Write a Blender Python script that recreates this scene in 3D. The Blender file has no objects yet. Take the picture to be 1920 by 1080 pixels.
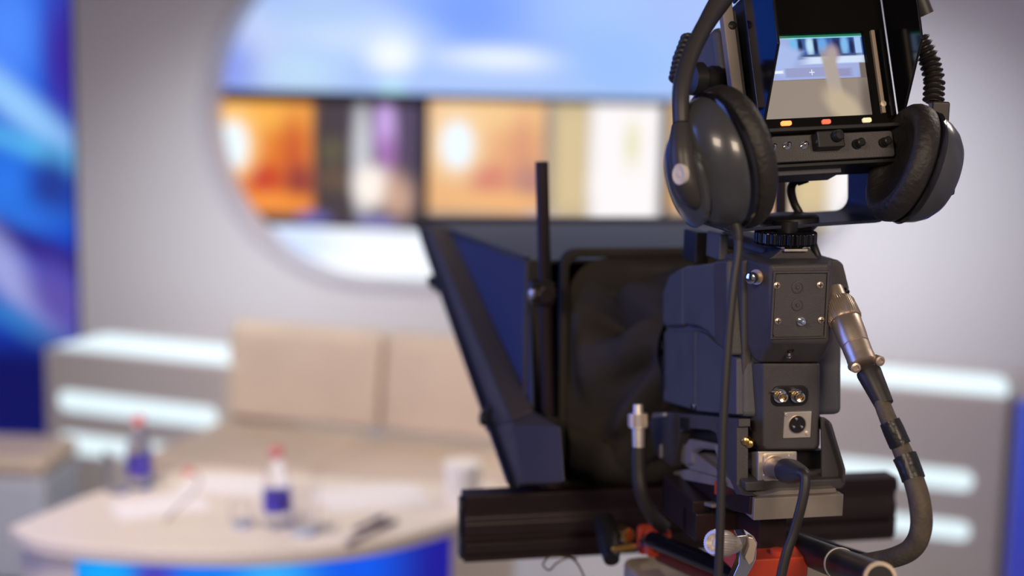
import bpy, bmesh, math, random
from mathutils import Vector, Matrix, noise
random.seed(3)
S = bpy.context.scene
COL = S.collection
R_ = math.radians

# ------------------------------------------------------------------ camera
FPX = 2640.0
PITCH, ROLL = R_(8.4), 0.02
EYE = Vector((0, 0, 1.75))
FW = Vector((0, math.cos(PITCH), -math.sin(PITCH)))
_r = Vector((1, 0, 0)); _u = _r.cross(FW)
RT = _r*math.cos(ROLL) + _u*math.sin(ROLL)
UP = -_r*math.sin(ROLL) + _u*math.cos(ROLL)
cam_d = bpy.data.cameras.new('camera'); cam = bpy.data.objects.new('camera', cam_d); COL.objects.link(cam)
cam.matrix_world = Matrix.Translation(EYE) @ Matrix((RT, UP, -FW)).transposed().to_4x4()
cam_d.sensor_width = 36.0; cam_d.lens = FPX/1920*36.0
cam_d.clip_start = 0.05; cam_d.clip_end = 60
cam_d.dof.use_dof = True; cam_d.dof.focus_distance = 1.34; cam_d.dof.aperture_fstop = 1.9; cam_d.dof.aperture_blades = 9
S.camera = cam
# ------------------------------------------------------------------ colour management and world
S.view_settings.view_transform = 'Standard'; S.view_settings.look = 'None'
S.view_settings.gamma = 1.0; S.view_settings.exposure = 0.0
try: S.view_settings.use_curve_mapping = False
except Exception: pass
w = bpy.data.worlds.new('studio_air'); S.world = w; w.use_nodes = True
w.node_tree.nodes['Background'].inputs[0].default_value = (0.55, 0.52, 0.6, 1)
w.node_tree.nodes['Background'].inputs[1].default_value = 0.22
# ------------------------------------------------------------------ lamps
def area(name, loc, target, sx, sy, col, power, spread=None):
    d = bpy.data.lights.new(name, 'AREA'); d.shape = 'RECTANGLE'; d.size = sx; d.size_y = sy
    d.color = col; d.energy = power
    if spread: d.spread = R_(spread)
    o = bpy.data.objects.new(name, d); COL.objects.link(o); o.location = loc
    o.rotation_euler = (Vector(target)-Vector(loc)).to_track_quat('-Z', 'Y').to_euler()
    return o
area('studio_softlight_key', (0.95, -1.0, 2.55), (0.3, 1.5, 1.35), 0.8, 0.6, (1, .78, .58), 36)
area('added_warm_fill_left', (-0.95, -0.8, 2.5), (0.2, 1.6, 1.4), 0.7, 0.5, (1, .80, .62), 26)  # unseen fill, added to warm the rear-facing sides of the rig
area('studio_softlight_back', (1.9, 2.6, 3.0), (0.25, 1.5, 1.3), 0.6, 0.5, (1, .86, .74), 18)
area('studio_blue_wash', (-2.6, 1.5, 1.9), (0.2, 1.6, 1.45), 1.2, 1.8, (.17, .27, 1), 38)
area('studio_set_light_sofa', (0.9, 3.2, 3.1), (0.1, 5.2, 0.55), 0.8, 0.6, (1, .92, .84), 9, 80)
area('studio_set_light_desk', (-1.2, 2.0, 3.2), (-0.9, 4.0, 0.6), 0.8, 0.6, (1, .88, .80), 21, 90)
area('added_wall_fill_right', (1.3, 4.1, 2.6), (1.40, 5.7, 0.85), 0.4, 0.3, (.93, .96, 1), 4.2, 60)  # unseen lamp, added to brighten the wall as the glowing cabinet tops would
area('added_wall_fill_left', (-0.9, 4.6, 2.7), (-1.1, 6.2, 0.55), 0.5, 0.3, (.95, .97, 1), 4.5, 60)  # unseen lamp, added to brighten the lower wall above the left cabinet

# ------------------------------------------------------------------ frames and pixel rays
class Frame:
    def __init__(s, origin, h=0, roll=0, tilt=0):
        s.R = Matrix.Rotation(h, 3, 'Z') @ Matrix.Rotation(-roll, 3, 'Y') @ Matrix.Rotation(-tilt, 3, 'X')
        s.M = Matrix.Translation(origin) @ s.R.to_4x4(); s.I = s.M.inverted()
    def w(s, p): return s.M @ Vector(p)
    def _hit(s, px, py, ax, val):
        d = FW + RT*((px-960)/FPX) + UP*((540-py)/FPX)
        o = s.I @ EYE; dl = s.R.transposed() @ d
        return o + dl*((val-o[ax])/dl[ax])
    def X(s, px, py, v): return s._hit(px, py, 0, v)
    def Y(s, px, py, v): return s._hit(px, py, 1, v)
    def Z(s, px, py, v): return s._hit(px, py, 2, v)
    def rect(s, a, b, c, d, y):
        p = s.Y(a, (b+d)/2, y); q = s.Y(c, (b+d)/2, y); t = s.Y((a+c)/2, b, y); u = s.Y((a+c)/2, d, y)
        return p.x, q.x, u.z, t.z
    def D(s, px, py, dep):   # local point on pixel ray at a given camera depth
        d = FW + RT*((px-960)/FPX) + UP*((540-py)/FPX)
        return s.I @ (EYE + d*dep)
WORLD = Frame((0, 0, 0))
def ray(px, py, dep): return WORLD.D(px, py, dep)

# ------------------------------------------------------------------ materials
MATS = {}
def mat(name, col, rough=.5, metal=0, spec=.5, bump=0, bscale=200, var=0, coat=0, emis=None, estr=0, trans=0, ior=1.45, vscale=8, sheen=0, alpha=1):
    if name in MATS: return MATS[name]
    m = bpy.data.materials.new(name); m.use_nodes = True; nt = m.node_tree; N = nt.nodes; L = nt.links
    b = N['Principled BSDF']; b.inputs['Base Color'].default_value = (*col, 1)
    b.inputs['Roughness'].default_value = rough; b.inputs['Metallic'].default_value = metal
    b.inputs['Specular IOR Level'].default_value = spec; b.inputs['Coat Weight'].default_value = coat
    b.inputs['Transmission Weight'].default_value = trans; b.inputs['IOR'].default_value = ior
    b.inputs['Sheen Weight'].default_value = sheen; b.inputs['Alpha'].default_value = alpha
    if emis: b.inputs['Emission Color'].default_value = (*emis, 1); b.inputs['Emission Strength'].default_value = estr
    tc = N.new('ShaderNodeTexCoord')
    if var:
        n = N.new('ShaderNodeTexNoise'); n.inputs['Scale'].default_value = vscale; n.inputs['Detail'].default_value = 5
        L.new(tc.outputs['Object'], n.inputs['Vector'])
        r = N.new('ShaderNodeValToRGB')
        r.color_ramp.elements[0].position = .3; r.color_ramp.elements[1].position = .7
        r.color_ramp.elements[0].color = (*[c*(1-var) for c in col], 1); r.color_ramp.elements[1].color = (*[min(1, c*(1+var)) for c in col], 1)
        L.new(n.outputs['Fac'], r.inputs['Fac']); L.new(r.outputs['Color'], b.inputs['Base Color'])
        mr = N.new('ShaderNodeMapRange'); mr.inputs['To Min'].default_value = max(.02, rough-.08); mr.inputs['To Max'].default_value = min(1, rough+.08)
        L.new(n.outputs['Fac'], mr.inputs['Value']); L.new(mr.outputs['Result'], b.inputs['Roughness'])
    if bump:
        n2 = N.new('ShaderNodeTexNoise'); n2.inputs['Scale'].default_value = bscale; n2.inputs['Detail'].default_value = 3
        L.new(tc.outputs['Object'], n2.inputs['Vector'])
        bp = N.new('ShaderNodeBump'); bp.inputs['Strength'].default_value = bump; bp.inputs['Distance'].default_value = .002
        L.new(n2.outputs['Fac'], bp.inputs['Height']); L.new(bp.outputs['Normal'], b.inputs['Normal'])
    MATS[name] = m
    return m
def lin(*c): return tuple((x/255/12.92 if x <= 10 else ((x/255+.055)/1.055)**2.4) for x in c)

def picture(name, base, items, strength=1.0, gloss=.25, streak=None):
    """emissive screen picture: items = (kind, u, v, ru, rv, rgb, softness, angle) over the 0..1 face"""
    m = bpy.data.materials.new(name); m.use_nodes = True; nt = m.node_tree; N = nt.nodes; L = nt.links
    b = N['Principled BSDF']; b.inputs['Base Color'].default_value = (.01, .01, .012, 1); b.inputs['Roughness'].default_value = gloss
    tc = N.new('ShaderNodeTexCoord'); sp = N.new('ShaderNodeSeparateXYZ'); L.new(tc.outputs['Generated'], sp.inputs[0])
    cb = N.new('ShaderNodeCombineXYZ'); L.new(sp.outputs['X'], cb.inputs[0]); L.new(sp.outputs['Z'], cb.inputs[1])
    src = cb.outputs[0]
    last = N.new('ShaderNodeRGB'); last.outputs[0].default_value = (*lin(*base), 1); last = last.outputs[0]
    for it in items:
        kind, u, v, ru, rv, c, soft = it[:7]; ang = it[7] if len(it) > 7 else 0
        mp = N.new('ShaderNodeMapping'); mp.vector_type = 'TEXTURE'
        mp.inputs['Location'].default_value = (u, v, 0); mp.inputs['Rotation'].default_value = (0, 0, ang); mp.inputs['Scale'].default_value = (ru, rv, 1)
        L.new(src, mp.inputs['Vector'])
        if kind == 'e':
            ln = N.new('ShaderNodeVectorMath'); ln.operation = 'LENGTH'; L.new(mp.outputs[0], ln.inputs[0]); d = ln.outputs['Value']
        else:
            ab = N.new('ShaderNodeVectorMath'); ab.operation = 'ABSOLUTE'; L.new(mp.outputs[0], ab.inputs[0])
            s2 = N.new('ShaderNodeSeparateXYZ'); L.new(ab.outputs[0], s2.inputs[0])
            mx = N.new('ShaderNodeMath'); mx.operation = 'MAXIMUM'; L.new(s2.outputs[0], mx.inputs[0]); L.new(s2.outputs[1], mx.inputs[1]); d = mx.outputs[0]
        mr = N.new('ShaderNodeMapRange'); mr.interpolation_type = 'SMOOTHSTEP'
        mr.inputs['From Min'].default_value = 1-soft; mr.inputs['From Max'].default_value = 1+soft
        mr.inputs['To Min'].default_value = 1; mr.inputs['To Max'].default_value = 0
        L.new(d, mr.inputs['Value'])
        mix = N.new('ShaderNodeMix'); mix.data_type = 'RGBA'
        L.new(mr.outputs['Result'], mix.inputs[0]); L.new(last, mix.inputs[6]); mix.inputs[7].default_value = (*lin(*c), 1)
        last = mix.outputs[2]
    L.new(last, b.inputs['Emission Color']); b.inputs['Emission Strength'].default_value = strength
    return m

plastic = mat('body_plastic_dark_grey', (.062, .058, .062), .48, spec=.45, bump=.25, bscale=900, var=.10, vscale=30)
plastic_b = mat('side_cover_grey_blue', (.085, .087, .105), .5, spec=.4, bump=.25, bscale=900, var=.08, vscale=30)
black = mat('black_plastic', (.012, .012, .013), .42, spec=.4)
gloss = mat('gloss_black_panel', (.006, .006, .008), .12, spec=.6)
blackmetal = mat('black_anodised_metal', (.03, .02, .022), .35, metal=.4)
maroon = mat('dark_brown_anodised_aluminium', (.022, .012, .014), .42, metal=.2, var=.15)
silver = mat('brushed_silver', (.72, .66, .58), .36, metal=.75, var=.1, vscale=40)
silver_dull = mat('satin_nickel', (.56, .46, .37), .36, metal=.85, var=.10, vscale=25)
steel = mat('chrome', (.75, .74, .72), .15, metal=1)
gold = mat('gold_contact', (.75, .48, .16), .3, metal=1)
greyshell = mat('headphone_shell_grey', (.045, .048, .055), .27, spec=.5, coat=.3)
bandplastic = mat('headband_dark_grey', (.035, .032, .032), .42)
leather = mat('black_leatherette_cushion', (.016, .014, .013), .55, bump=.8, bscale=140)
cloth = mat('black_shroud_cloth', (.030, .025, .020), .85, bump=.5, bscale=500, var=.2, vscale=12, sheen=0)
hoodcloth = mat('navy_hood_fabric_blue_lit', (.036, .050, .125), .8, bump=.4, bscale=600, sheen=0)  # navy cloth, made bluer to carry the blue light falling on it
hoodpl = mat('hood_frame_grey_plastic', (.058, .048, .042), .5)
hoodtop = mat('hood_top_grey', (.06, .058, .07), .5)
rubber = mat('black_rubber_cable', (.02, .018, .018), .45)
cablebrown = mat('worn_olive_brown_cable_jacket', (.075, .06, .042), .6, var=.3, vscale=60, bump=.4, bscale=300)
tape = mat('black_electrical_tape', (.012, .012, .013), .35, bump=.6, bscale=90)
red = mat('red_anodised_metal', (.55, .06, .025), .4, spec=.5)
tan = mat('weathered_grey_plate', (.21, .185, .165), .55, var=.12, vscale=25)
wood = mat('worn_grey_tan_head_top', (.35, .30, .24), .6, var=.25, vscale=14)
wallm = mat('white_painted_set_wall', (.69, .68, .72), .7, bump=.05, bscale=60)
rimm = mat('pale_grey_oval_trim', (.55, .55, .62), .5)
cabm = mat('white_laminate_cabinet', (.52, .48, .47), .45)
sofam = mat('beige_leather_sofa', (.62, .50, .39), .5, bump=.15, bscale=120, var=.05, vscale=5)
sofabase = mat('pale_grey_sofa_base', (.55, .57, .62), .5)
deskm = mat('cream_desk_laminate', (.78, .69, .57), .3)
lightm = mat('lit_diffuser_panel', (.25, .25, .25), .4, emis=lin(222, 243, 250), estr=1.0)
floorm = mat('grey_studio_floor', (.22, .22, .25), .35, var=.1, vscale=2)
glassm = mat('clear_glass', (1, 1, 1), .02, trans=1, ior=1.45)
waterm = mat('clear_plastic_bottle', (.97, .98, 1), .05, trans=1, ior=1.2)
capm = mat('red_bottle_cap', (.70, .20, .20), .4)
labelm = mat('blue_violet_bottle_label', (.07, .05, .42), .4)
paperm = mat('white_paper', (.85, .82, .80), .7)
penm = mat('dark_purple_plastic', (.06, .04, .12), .35)
greypen = mat('grey_wire', (.35, .31, .28), .5)
cupm = mat('white_paper_cup', (.92, .88, .80), .5)
pouf = mat('pale_blue_grey_seat', (.50, .54, .62), .6)
ceilm = mat('dark_studio_ceiling', (.05, .05, .055), .8)

# ------------------------------------------------------------------ mesh builder (world coordinates)
class B:
    def __init__(s, fr): s.bm = bmesh.new(); s.f = fr
    def _v(s, p): return s.bm.verts.new(s.f.w(p))
    def loft(s, rings, cap=True, closed=True):
        rs = [[s._v(p) for p in r] for r in rings]; n = len(rs[0])
        for a, b in zip(rs, rs[1:]):
            for i in range(n if closed else n-1):
                j = (i+1) % n; s.bm.faces.new((a[i], a[j], b[j], b[i]))
        if cap: s.bm.faces.new(rs[0][::-1]); s.bm.faces.new(rs[-1])
        return s
    def box(s, x0, x1, y0, y1, z0, z1):
        return s.loft([[(x0, y, z0), (x1, y, z0), (x1, y, z1), (x0, y, z1)] for y in (y0, y1)])
    def prism(s, pts, ax, a, b):
        def m(p, v): return (v, p[0], p[1]) if ax == 'x' else ((p[0], v, p[1]) if ax == 'y' else (p[0], p[1], v))
        return s.loft([[m(p, a) for p in pts], [m(p, b) for p in pts]])
    def lathe(s, p0, d, prof, seg=32, up=(0, 0, 1), sy=1.0, flute=0, nfl=0):
        p0 = Vector(p0); d = Vector(d).normalized(); u = Vector(up)
        if abs(u.dot(d)) > .95: u = Vector((1, 0, 0))
        a = d.cross(u).normalized(); b = a.cross(d).normalized()
        if nfl: seg = nfl*4
        rings = []
        for t, r in prof:
            ring = []
            for i in range(seg):
                th = 2*math.pi*i/seg; rr = max(r, 1e-5)
                if nfl and r > 0: rr = r*(1-flute*(1 if i % 4 in (2, 3) else 0))
                ring.append(p0 + d*t + a*(math.cos(th)*rr) + b*(math.sin(th)*rr*sy))
            rings.append(ring)
        return s.loft(rings)
    def cyl(s, p0, p1, r0, r1=None, seg=24):
        p0 = Vector(p0); p1 = Vector(p1); r1 = r0 if r1 is None else r1
        return s.lathe(p0, p1-p0, [(0, r0), ((p1-p0).length, r1)], seg)
    def tube(s, pts, r, seg=14, smooth=6, flat=1.0):
        P = [Vector(p) for p in pts]; rr = list(r) if isinstance(r, (list, tuple)) else [r]*len(P)
        Q = []; q = []
        for i in range(len(P)-1):
            a, b, c, d = P[max(i-1, 0)], P[i], P[i+1], P[min(i+2, len(P)-1)]
            for k in range(smooth):
                t = k/smooth
                Q.append(.5*((2*b)+(c-a)*t+(2*a-5*b+4*c-d)*t*t+(3*b-a-3*c+d)*t**3)); q.append(rr[i]*(1-t)+rr[i+1]*t)
        Q.append(P[-1]); q.append(rr[-1])
        rings = []; nrm = None
        for i in range(len(Q)):
            d = (Q[min(i+1, len(Q)-1)]-Q[max(i-1, 0)]).normalized()
            if nrm is None:
                nrm = d.cross(Vector((0, 1, 0)))
                if nrm.length < .1: nrm = d.cross(Vector((1, 0, 0)))
            nrm = (nrm - d*nrm.dot(d)).normalized(); bn = d.cross(nrm)
            rings.append([Q[i]+nrm*(math.cos(2*math.pi*k/seg)*q[i])+bn*(math.sin(2*math.pi*k/seg)*q[i]*flat) for k in range(seg)])
        return s.loft(rings)
    def rbox(s, x0, x1, y0, y1, z0, z1, r, ax='y', n=5):
        """box with rounded outline across axis y"""
        def rr(a0, a1, b0, b1):
            out = []
            for cx, cy, s0 in ((a1-r, b1-r, 0), (a0+r, b1-r, 90), (a0+r, b0+r, 180), (a1-r, b0+r, 270)):
                for k in range(n+1):
                    t = R_(s0+90*k/n); out.append((cx+r*math.cos(t), cy+r*math.sin(t)))
            return out
        if ax == 'y': return s.prism(rr(x0, x1, z0, z1), 'y', y0, y1)
        if ax == 'z': return s.prism(rr(x0, x1, y0, y1), 'z', z0, z1)
        return s.prism(rr(y0, y1, z0, z1), 'x', x0, x1)
    def plate_hole(s, outer, inner, y0, y1):
        for flip, y in ((0, y0), (1, y1)):
            vo = [s._v((x, y, z)) for x, z in outer]; vi = [s._v((x, y, z)) for x, z in inner]
            if len(vo) == len(vi):
                for i in range(len(vo)):
                    j = (i+1) % len(vo); s.bm.faces.new((vo[i], vo[j], vi[j], vi[i]))
                if y == y0: o0, i0 = vo, vi
                else: o1, i1 = vo, vi
                continue
            ed = [s.bm.edges.new((l[i], l[(i+1) % len(l)])) for l in (vo, vi) for i in range(len(l))]
            bmesh.ops.triangle_fill(s.bm, edges=ed, use_beauty=True)
            if y == y0: o0, i0 = vo, vi
            else: o1, i1 = vo, vi
        for a, b in ((o0, o1), (i0, i1)):
            for i in range(len(a)):
                j = (i+1) % len(a); s.bm.faces.new((a[i], a[j], b[j], b[i]))
        return s

class Thing:
    """collects parts in world coordinates; finish() makes the Empty at the base and parents the parts"""
    def __init__(s, name, label, cat, fr, group=None, kind=None):
        s.a = (name, label, cat, group, kind); s.fr = fr; s.parts = []
    def part(s, name, b, m, parent=None, bevel=0, seg=2, label=None, smooth=35, sub=0, kind=None):
        s.parts.append([name, b.bm, m, parent, bevel, seg, label, smooth, sub, kind]); return len(s.parts)-1
    def _props(s, o):
        name, label, cat, group, kind = s.a
        if label: o['label'] = label
        if cat: o['category'] = cat
        if group: o['group'] = group
        if kind: o['kind'] = kind
    def finish(s):
        I = s.fr.R.to_4x4().inverted()
        lo = Vector((1e9,)*3); hi = -lo
        for p in s.parts:
            for v in p[1].verts:
                q = I @ v.co
                for k in range(3): lo[k] = min(lo[k], q[k]); hi[k] = max(hi[k], q[k])
        M = s.fr.R.to_4x4() @ Matrix.Translation(((lo.x+hi.x)/2, (lo.y+hi.y)/2, lo.z)); MI = M.inverted()
        single = len(s.parts) == 1
        if not single:
            root = bpy.data.objects.new(s.a[0], None); COL.objects.link(root); root.matrix_world = M
            root.empty_display_size = .05; s._props(root)
        objs = []
        for name, bm, m, parent, bevel, seg, label, smooth, sub, kind in s.parts:
            bmesh.ops.recalc_face_normals(bm, faces=bm.faces)
            me = bpy.data.meshes.new(name if not single else s.a[0])
            for v in bm.verts: v.co = MI @ v.co
            bm.to_mesh(me); bm.free(); me.materials.append(m)
            me.shade_smooth(); me.set_sharp_from_angle(angle=R_(smooth))
            o = bpy.data.objects.new(name if not single else s.a[0], me); COL.objects.link(o)
            if single: o.matrix_world = M; s._props(o)
            else:
                o.parent = root if parent is None else objs[parent]
                if label: o['label'] = label
                if kind: o['kind'] = kind
            if bevel:
                bv = o.modifiers.new('bevel', 'BEVEL'); bv.width = bevel; bv.segments = seg; bv.limit_method = 'ANGLE'; bv.angle_limit = R_(30); bv.harden_normals = True
            if sub:
                sm = o.modifiers.new('subdivision', 'SUBSURF'); sm.levels = sub; sm.render_levels = sub
            objs.append(o)
        s.root = objs[0] if single else root
        return s.root
def struct(name, b, m, bevel=0, fr=None):
    t = Thing(name, None, None, b.f, kind='structure'); t.part(name, b, m, bevel=bevel); return t.finish()

# ================================================================== THE SETTING
HW = R_(-11.3)
WF = Frame((0.0, 5.95, 0), HW)                      # back wall frame, y = into the wall
FZ = WORLD
struct('floor', B(FZ).box(-5, 5, -2.5, 9.5, -.05, 0), floorm)
struct('ceiling', B(FZ).box(-5, 5, -2.5, 9.5, 3.6, 3.65), ceilm)
# stadium opening
pl = WF.Y(388, 205, 0); pb = WF.Y(760, 531, 0); prr = WF.Y(1640, 230, 0)
Rr = pl.z - pb.z; zc = pl.z; cxl = pl.x + Rr; cxr = prr.x - Rr
def stadium(r, n=28, dz=0):
    out = []
    for k in range(n+1):
        t = math.pi/2 + math.pi*k/n; out.append((cxl+r*math.cos(t), zc+r*math.sin(t)))
    for k in range(n+1):
        t = -math.pi/2 + math.pi*k/n; out.append((cxr+r*math.cos(t), zc+r*math.sin(t)))
    return out
wl = WF.Y(140, 300, 0).x; wr = 3.4
struct('wall_back', B(WF).plate_hole([(wl, 0), (wr, 0), (wr, 3.6), (wl, 3.6)], stadium(Rr+.012), 0, .10), wallm)
struct('trim_1', B(WF).plate_hole(stadium(Rr+.035), stadium(Rr-.004), -.012, .16), rimm, bevel=.004)
struct('wall_recess', B(WF).box(wl+.05, wr, .45, .5, 0, 3.6), wallm)
struct('wall_right', B(WF).box(wr, wr+.08, -7.2, .5, 0, 3.6), wallm)
struct('wall_left', B(FZ).box(-4.6, -4.5, -2.3, 7.5, 0, 3.6), ceilm)

def pxpanel(name, label, cat, x0, y0, x1, y1, y, base, items, strength=1.0, group=None, frm=None, ext=None, frame_mat=black, fw=.012):
    """flat screen on plane y of frame WF covering a photograph region; picture items given in photograph px"""
    f = frm or WF
    a, b, c, d = f.rect(x0, y0, x1, y1, y)
    it = []
    for q in items:
        k, px, py, rx, ry, col, soft = q[:7]; ang = q[7] if len(q) > 7 else 0
        p = f.Y(px, py, y); s = (f.Y(px+10, py, y).x-p.x)/10
        it.append((k, (p.x-a)/(b-a), (p.z-c)/(d-c), rx*s/(b-a), ry*s/(d-c), col, soft, ang))
    t = Thing(name, label, cat, f, group)
    t.part('screen', B(f).box(a, b, y, y+.01, c, d), picture(name+'_picture', base, it, strength))
    t.part('housing', B(f).box(a-fw, b+fw, y+.0105, y+.05, c-fw, d+fw), frame_mat, bevel=.004)
    return t.finish()

# upper backlit print, screens, lower light box, all behind the oval opening
pxpanel('backlit_print', 'large glowing blue and white abstract print across the top of the oval opening', 'backlit panel', 330, -330, 1760, 181, .20,
        (150, 182, 250), [
        ('b', 760, 158, 900, 45, (172, 200, 250), .9), ('e', 470, 60, 60, 160, (190, 205, 248), .9, .25), ('e', 425, 130, 50, 60, (140, 158, 240), .9),
        ('e', 640, 60, 140, 45, (200, 222, 252), .9, -.5), ('e', 735, 70, 70, 32, (205, 224, 253), .9, -.9), ('e', 735, 105, 42, 30, (245, 252, 255), .8),
        ('e', 880, 20, 90, 60, (120, 160, 248), .9), ('e', 940, 110, 110, 20, (232, 242, 255), .9, -.1), ('e', 1120, 20, 90, 80, (160, 195, 252), .9),
        ('e', 570, 135, 60, 30, (190, 222, 250), .9), ('e', 735, 170, 25, 14, (190, 240, 252), .8), ('e', 1180, 120, 110, 60, (150, 190, 252), .9), ('e', 600, 10, 90, 30, (178, 205, 250), .9)], 1.0)
def shot(x0, x1, k):
    W_ = x1-x0
    def X(f): return x0+W_*f
    wsh = k
    def m(c): return tuple(int(v*(1-wsh)+(235, 225, 205)[i]*wsh) for i, v in enumerate(c))
    return [('b', X(.24), 300, W_*.26, 104, m((232, 142, 50)), .06), ('e', X(.20), 215, W_*.25, 30, m((250, 180, 80)), .8),
            ('e', X(.36), 320, W_*.10, 60, m((225, 120, 45)), .8), ('e', X(.41), 290, W_*.06, 60, m((205, 95, 40)), .8), ('e', X(.26), 335, W_*.09, 26, m((200, 62, 28)), .6), ('e', X(.44), 340, W_*.07, 30, m((150, 60, 50)), .7),
            ('e', X(.30), 378, W_*.20, 14, m((245, 145, 50)), .7), ('e', X(.12), 272, W_*.11, 56, m((255, 215, 150)), .6), ('e', X(.125), 272, W_*.066, 42, (236, 248, 255), .25),
            ('b', X(.60), 300, W_*.095, 112, m((70, 58, 58)), .3), ('e', X(.59), 282, W_*.06, 22, m((95, 88, 60)), .7), ('e', X(.60), 335, W_*.08, 22, m((100, 80, 60)), .7),
            ('e', X(.73), 300, W_*.045, 110, m((200, 200, 205)), .5), ('e', X(.84), 245, W_*.05, 60, m((200, 165, 225)), .5), ('e', X(.85), 290, W_*.04, 35, m((160, 105, 165)), .7),
            ('e', X(.78), 350, W_*.085, 36, (255, 243, 232), .5), ('e', X(.90), 365, W_*.07, 40, m((205, 165, 140)), .7), ('e', X(.94), 250, W_*.03, 90, m((80, 60, 75)), .6),
            ('b', X(.4), 424, W_*.45, 22, m((62, 50, 50)), .5), ('e', X(.5), 410, W_*.08, 13, m((105, 100, 170)), .6), ('e', X(.80), 420, W_*.09, 14, m((130, 125, 190)), .6)] + ([('b', X(.615), 300, W_*.075, 112, (212, 190, 145), .4), ('b', X(.85), 310, W_*.15, 125, (248, 243, 244), .25), ('e', X(.88), 270, W_*.03, 40, (225, 222, 180), .8)] if k else [])
for i, (x0, x1, k, lab) in enumerate(((388, 786, 0, 'leftmost orange and dark studio screen in the oval opening, small white glow at its left'),
                                      (803, 1238, .45, 'middle screen in the oval opening, pale orange left half and white right half'),
                                      (1255, 1690, .5, 'rightmost screen of the oval opening, mostly behind the viewfinder'))):
    pxpanel('display_screen', lab, 'screen', x0, 193, x1, 440, .22, tuple(int(c_*(1-k)+220*k) for c_ in (74, 62, 64)), shot(x0, x1, k), 1.05, group='row of screens in the oval opening')
pxpanel('light_box', 'bright white and blue light box along the bottom of the oval opening', 'light panel', 400, 447, 1760, 640, .20, (240, 246, 255),
        [('e', 545, 470, 70, 50, (205, 222, 255), .8), ('e', 640, 505, 260, 18, (250, 252, 255), .9), ('b', 620, 540, 500, 16, (170, 195, 245), .9)], 1.12)
# blue backlit wall panel at the left
pxpanel('blue_wall_panel', 'tall glowing blue abstract wall panel at the far left edge', 'backlit panel', -900, -420, 136, 1010, -.02, (22, 60, 190), [
        ('b', -300, 60, 700, 240, (30, 95, 225), .6), ('e', 15, 60, 60, 90, (80, 140, 255), .8), ('e', 118, 110, 36, 130, (60, 40, 160), .8),
        ('e', 30, 195, 150, 30, (150, 205, 255), .9, -.55), ('e', 60, 280, 150, 20, (90, 185, 240), .9, -.25), ('e', 10, 350, 50, 60, (45, 120, 235), .8),
        ('e', 100, 350, 40, 50, (35, 60, 150), .8), ('e', 0, 410, 110, 30, (45, 115, 225), .8), ('b', 60, 462, 200, 22, (45, 30, 130), .9, -.3), ('e', 20, 520, 130, 40, (160, 165, 225), .8, -.75), ('e', 110, 560, 60, 50, (95, 80, 170), .8, -.6),
        ('e', 30, 600, 90, 22, (50, 120, 200), .9, -.4), ('b', 0, 740, 500, 95, (10, 14, 92), .5)], 1.0, frame_mat=black)

# ------------------------------------------------------------------ cabinets with light slots
def cabinet(p0, p1, ztop, depth, label, slots, topslot, lead=0):
    a = FZ.Z(*p0, ztop); b = FZ.Z(*p1, ztop); h = math.atan2(b.y-a.y, b.x-a.x); f = Frame((a.x, a.y, 0), h); L_ = (b-a).length
    t = Thing('cabinet', label, 'cabinet', f, 'white cabinets with glowing light slots')
    t.part('body', B(f).box(0, L_, 0, depth, 0, ztop), cabm, bevel=.01)
    for (x0, y0, x1, y1) in slots:
        q0, q1, z0, z1 = f.rect(x0, y0, x1, y1, 0)
        hh = (f.Y((x0+x1)/2, y0, 0).z-f.Y((x0+x1)/2, y1, 0).z)/2; zc_ = f.Y((x0+x1)/2, (y0+y1)/2, 0).z
        t.part('light_slot', B(f).rbox(q0, q1, -.006, .004, zc_-hh, zc_+hh, hh*.95, n=8), lightm, label='glowing white rounded light slot')
    m0, m1 = topslot
    t.part('light_top', B(f).box(m0*L_, m1*L_, .03, depth*.62, ztop, ztop+.008), lightm, bevel=.003, label='glowing white top panel')
    t.finish(); return f
cabL = cabinet((82, 652), (424, 688), .66, .55, 'low white cabinet left of the sofa with glowing slots', [(112, 748, 408, 786), (112, 823, 330, 861)], (.05, .99))
cabR = cabinet((1440, 707), (1893, 748), .75, .55, 'low white cabinet on the right behind the thick cable', [(1470, 866, 1826, 902), (1470, 960, 1820, 993)], (.02, .99))
# blue box at the right edge
bb = FZ.Z(1906, 745, .76); bf = Frame((bb.x, bb.y, 0), HW)
t = Thing('blue_light_box', 'glowing blue box at the right edge beside the cabinet', 'light box', bf)
t.part('front_panel', B(bf).box(.0, .6, -.05, -.04, .03, .76), picture('blue_box_glow', (62, 82, 200), [('e', .2, .2, .5, .5, (52, 60, 170), .9)], .9))
t.part('case', B(bf).box(.0, .6, -.04, .45, 0, .77), cabm, bevel=.006)
t.finish()

# ------------------------------------------------------------------ sofa
sa = FZ.Z(414, 786, .45); hs = R_(-17.5)
SF = Frame((sa.x, sa.y, 0), hs); cw = SF.Y(704, 800, 0).x
def cushion(b, x0, x1, y0, y1, z0, z1, n=10, puff=.02):
    f = b.f
    # rounded block: superellipse rings
    rings = []
    for k in range(n+1):
        t = -1+2*k/n; sc = (1-abs(t)**8)**(1/8) if abs(t) < 1 else 0
        sc = max(sc, .86); zz = (z0+z1)/2+(z1-z0)/2*t*(1)
        ring = []
        for i in range(32):
            th = 2*math.pi*i/32; c, s_ = math.cos(th), math.sin(th)
            ex = .16; cx = math.copysign(abs(c)**ex, c); sy = math.copysign(abs(s_)**ex, s_)
            ring.append(((x0+x1)/2+(x1-x0)/2*cx*(1-(1-sc)*.15), (y0+y1)/2+(y1-y0)/2*sy*(1-(1-sc)*.5), zz))
        rings.append(ring)
    return b.loft(rings)
t = Thing('sofa', 'long beige leather sofa against the white back wall', 'sofa', SF)
NC = 3
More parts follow.
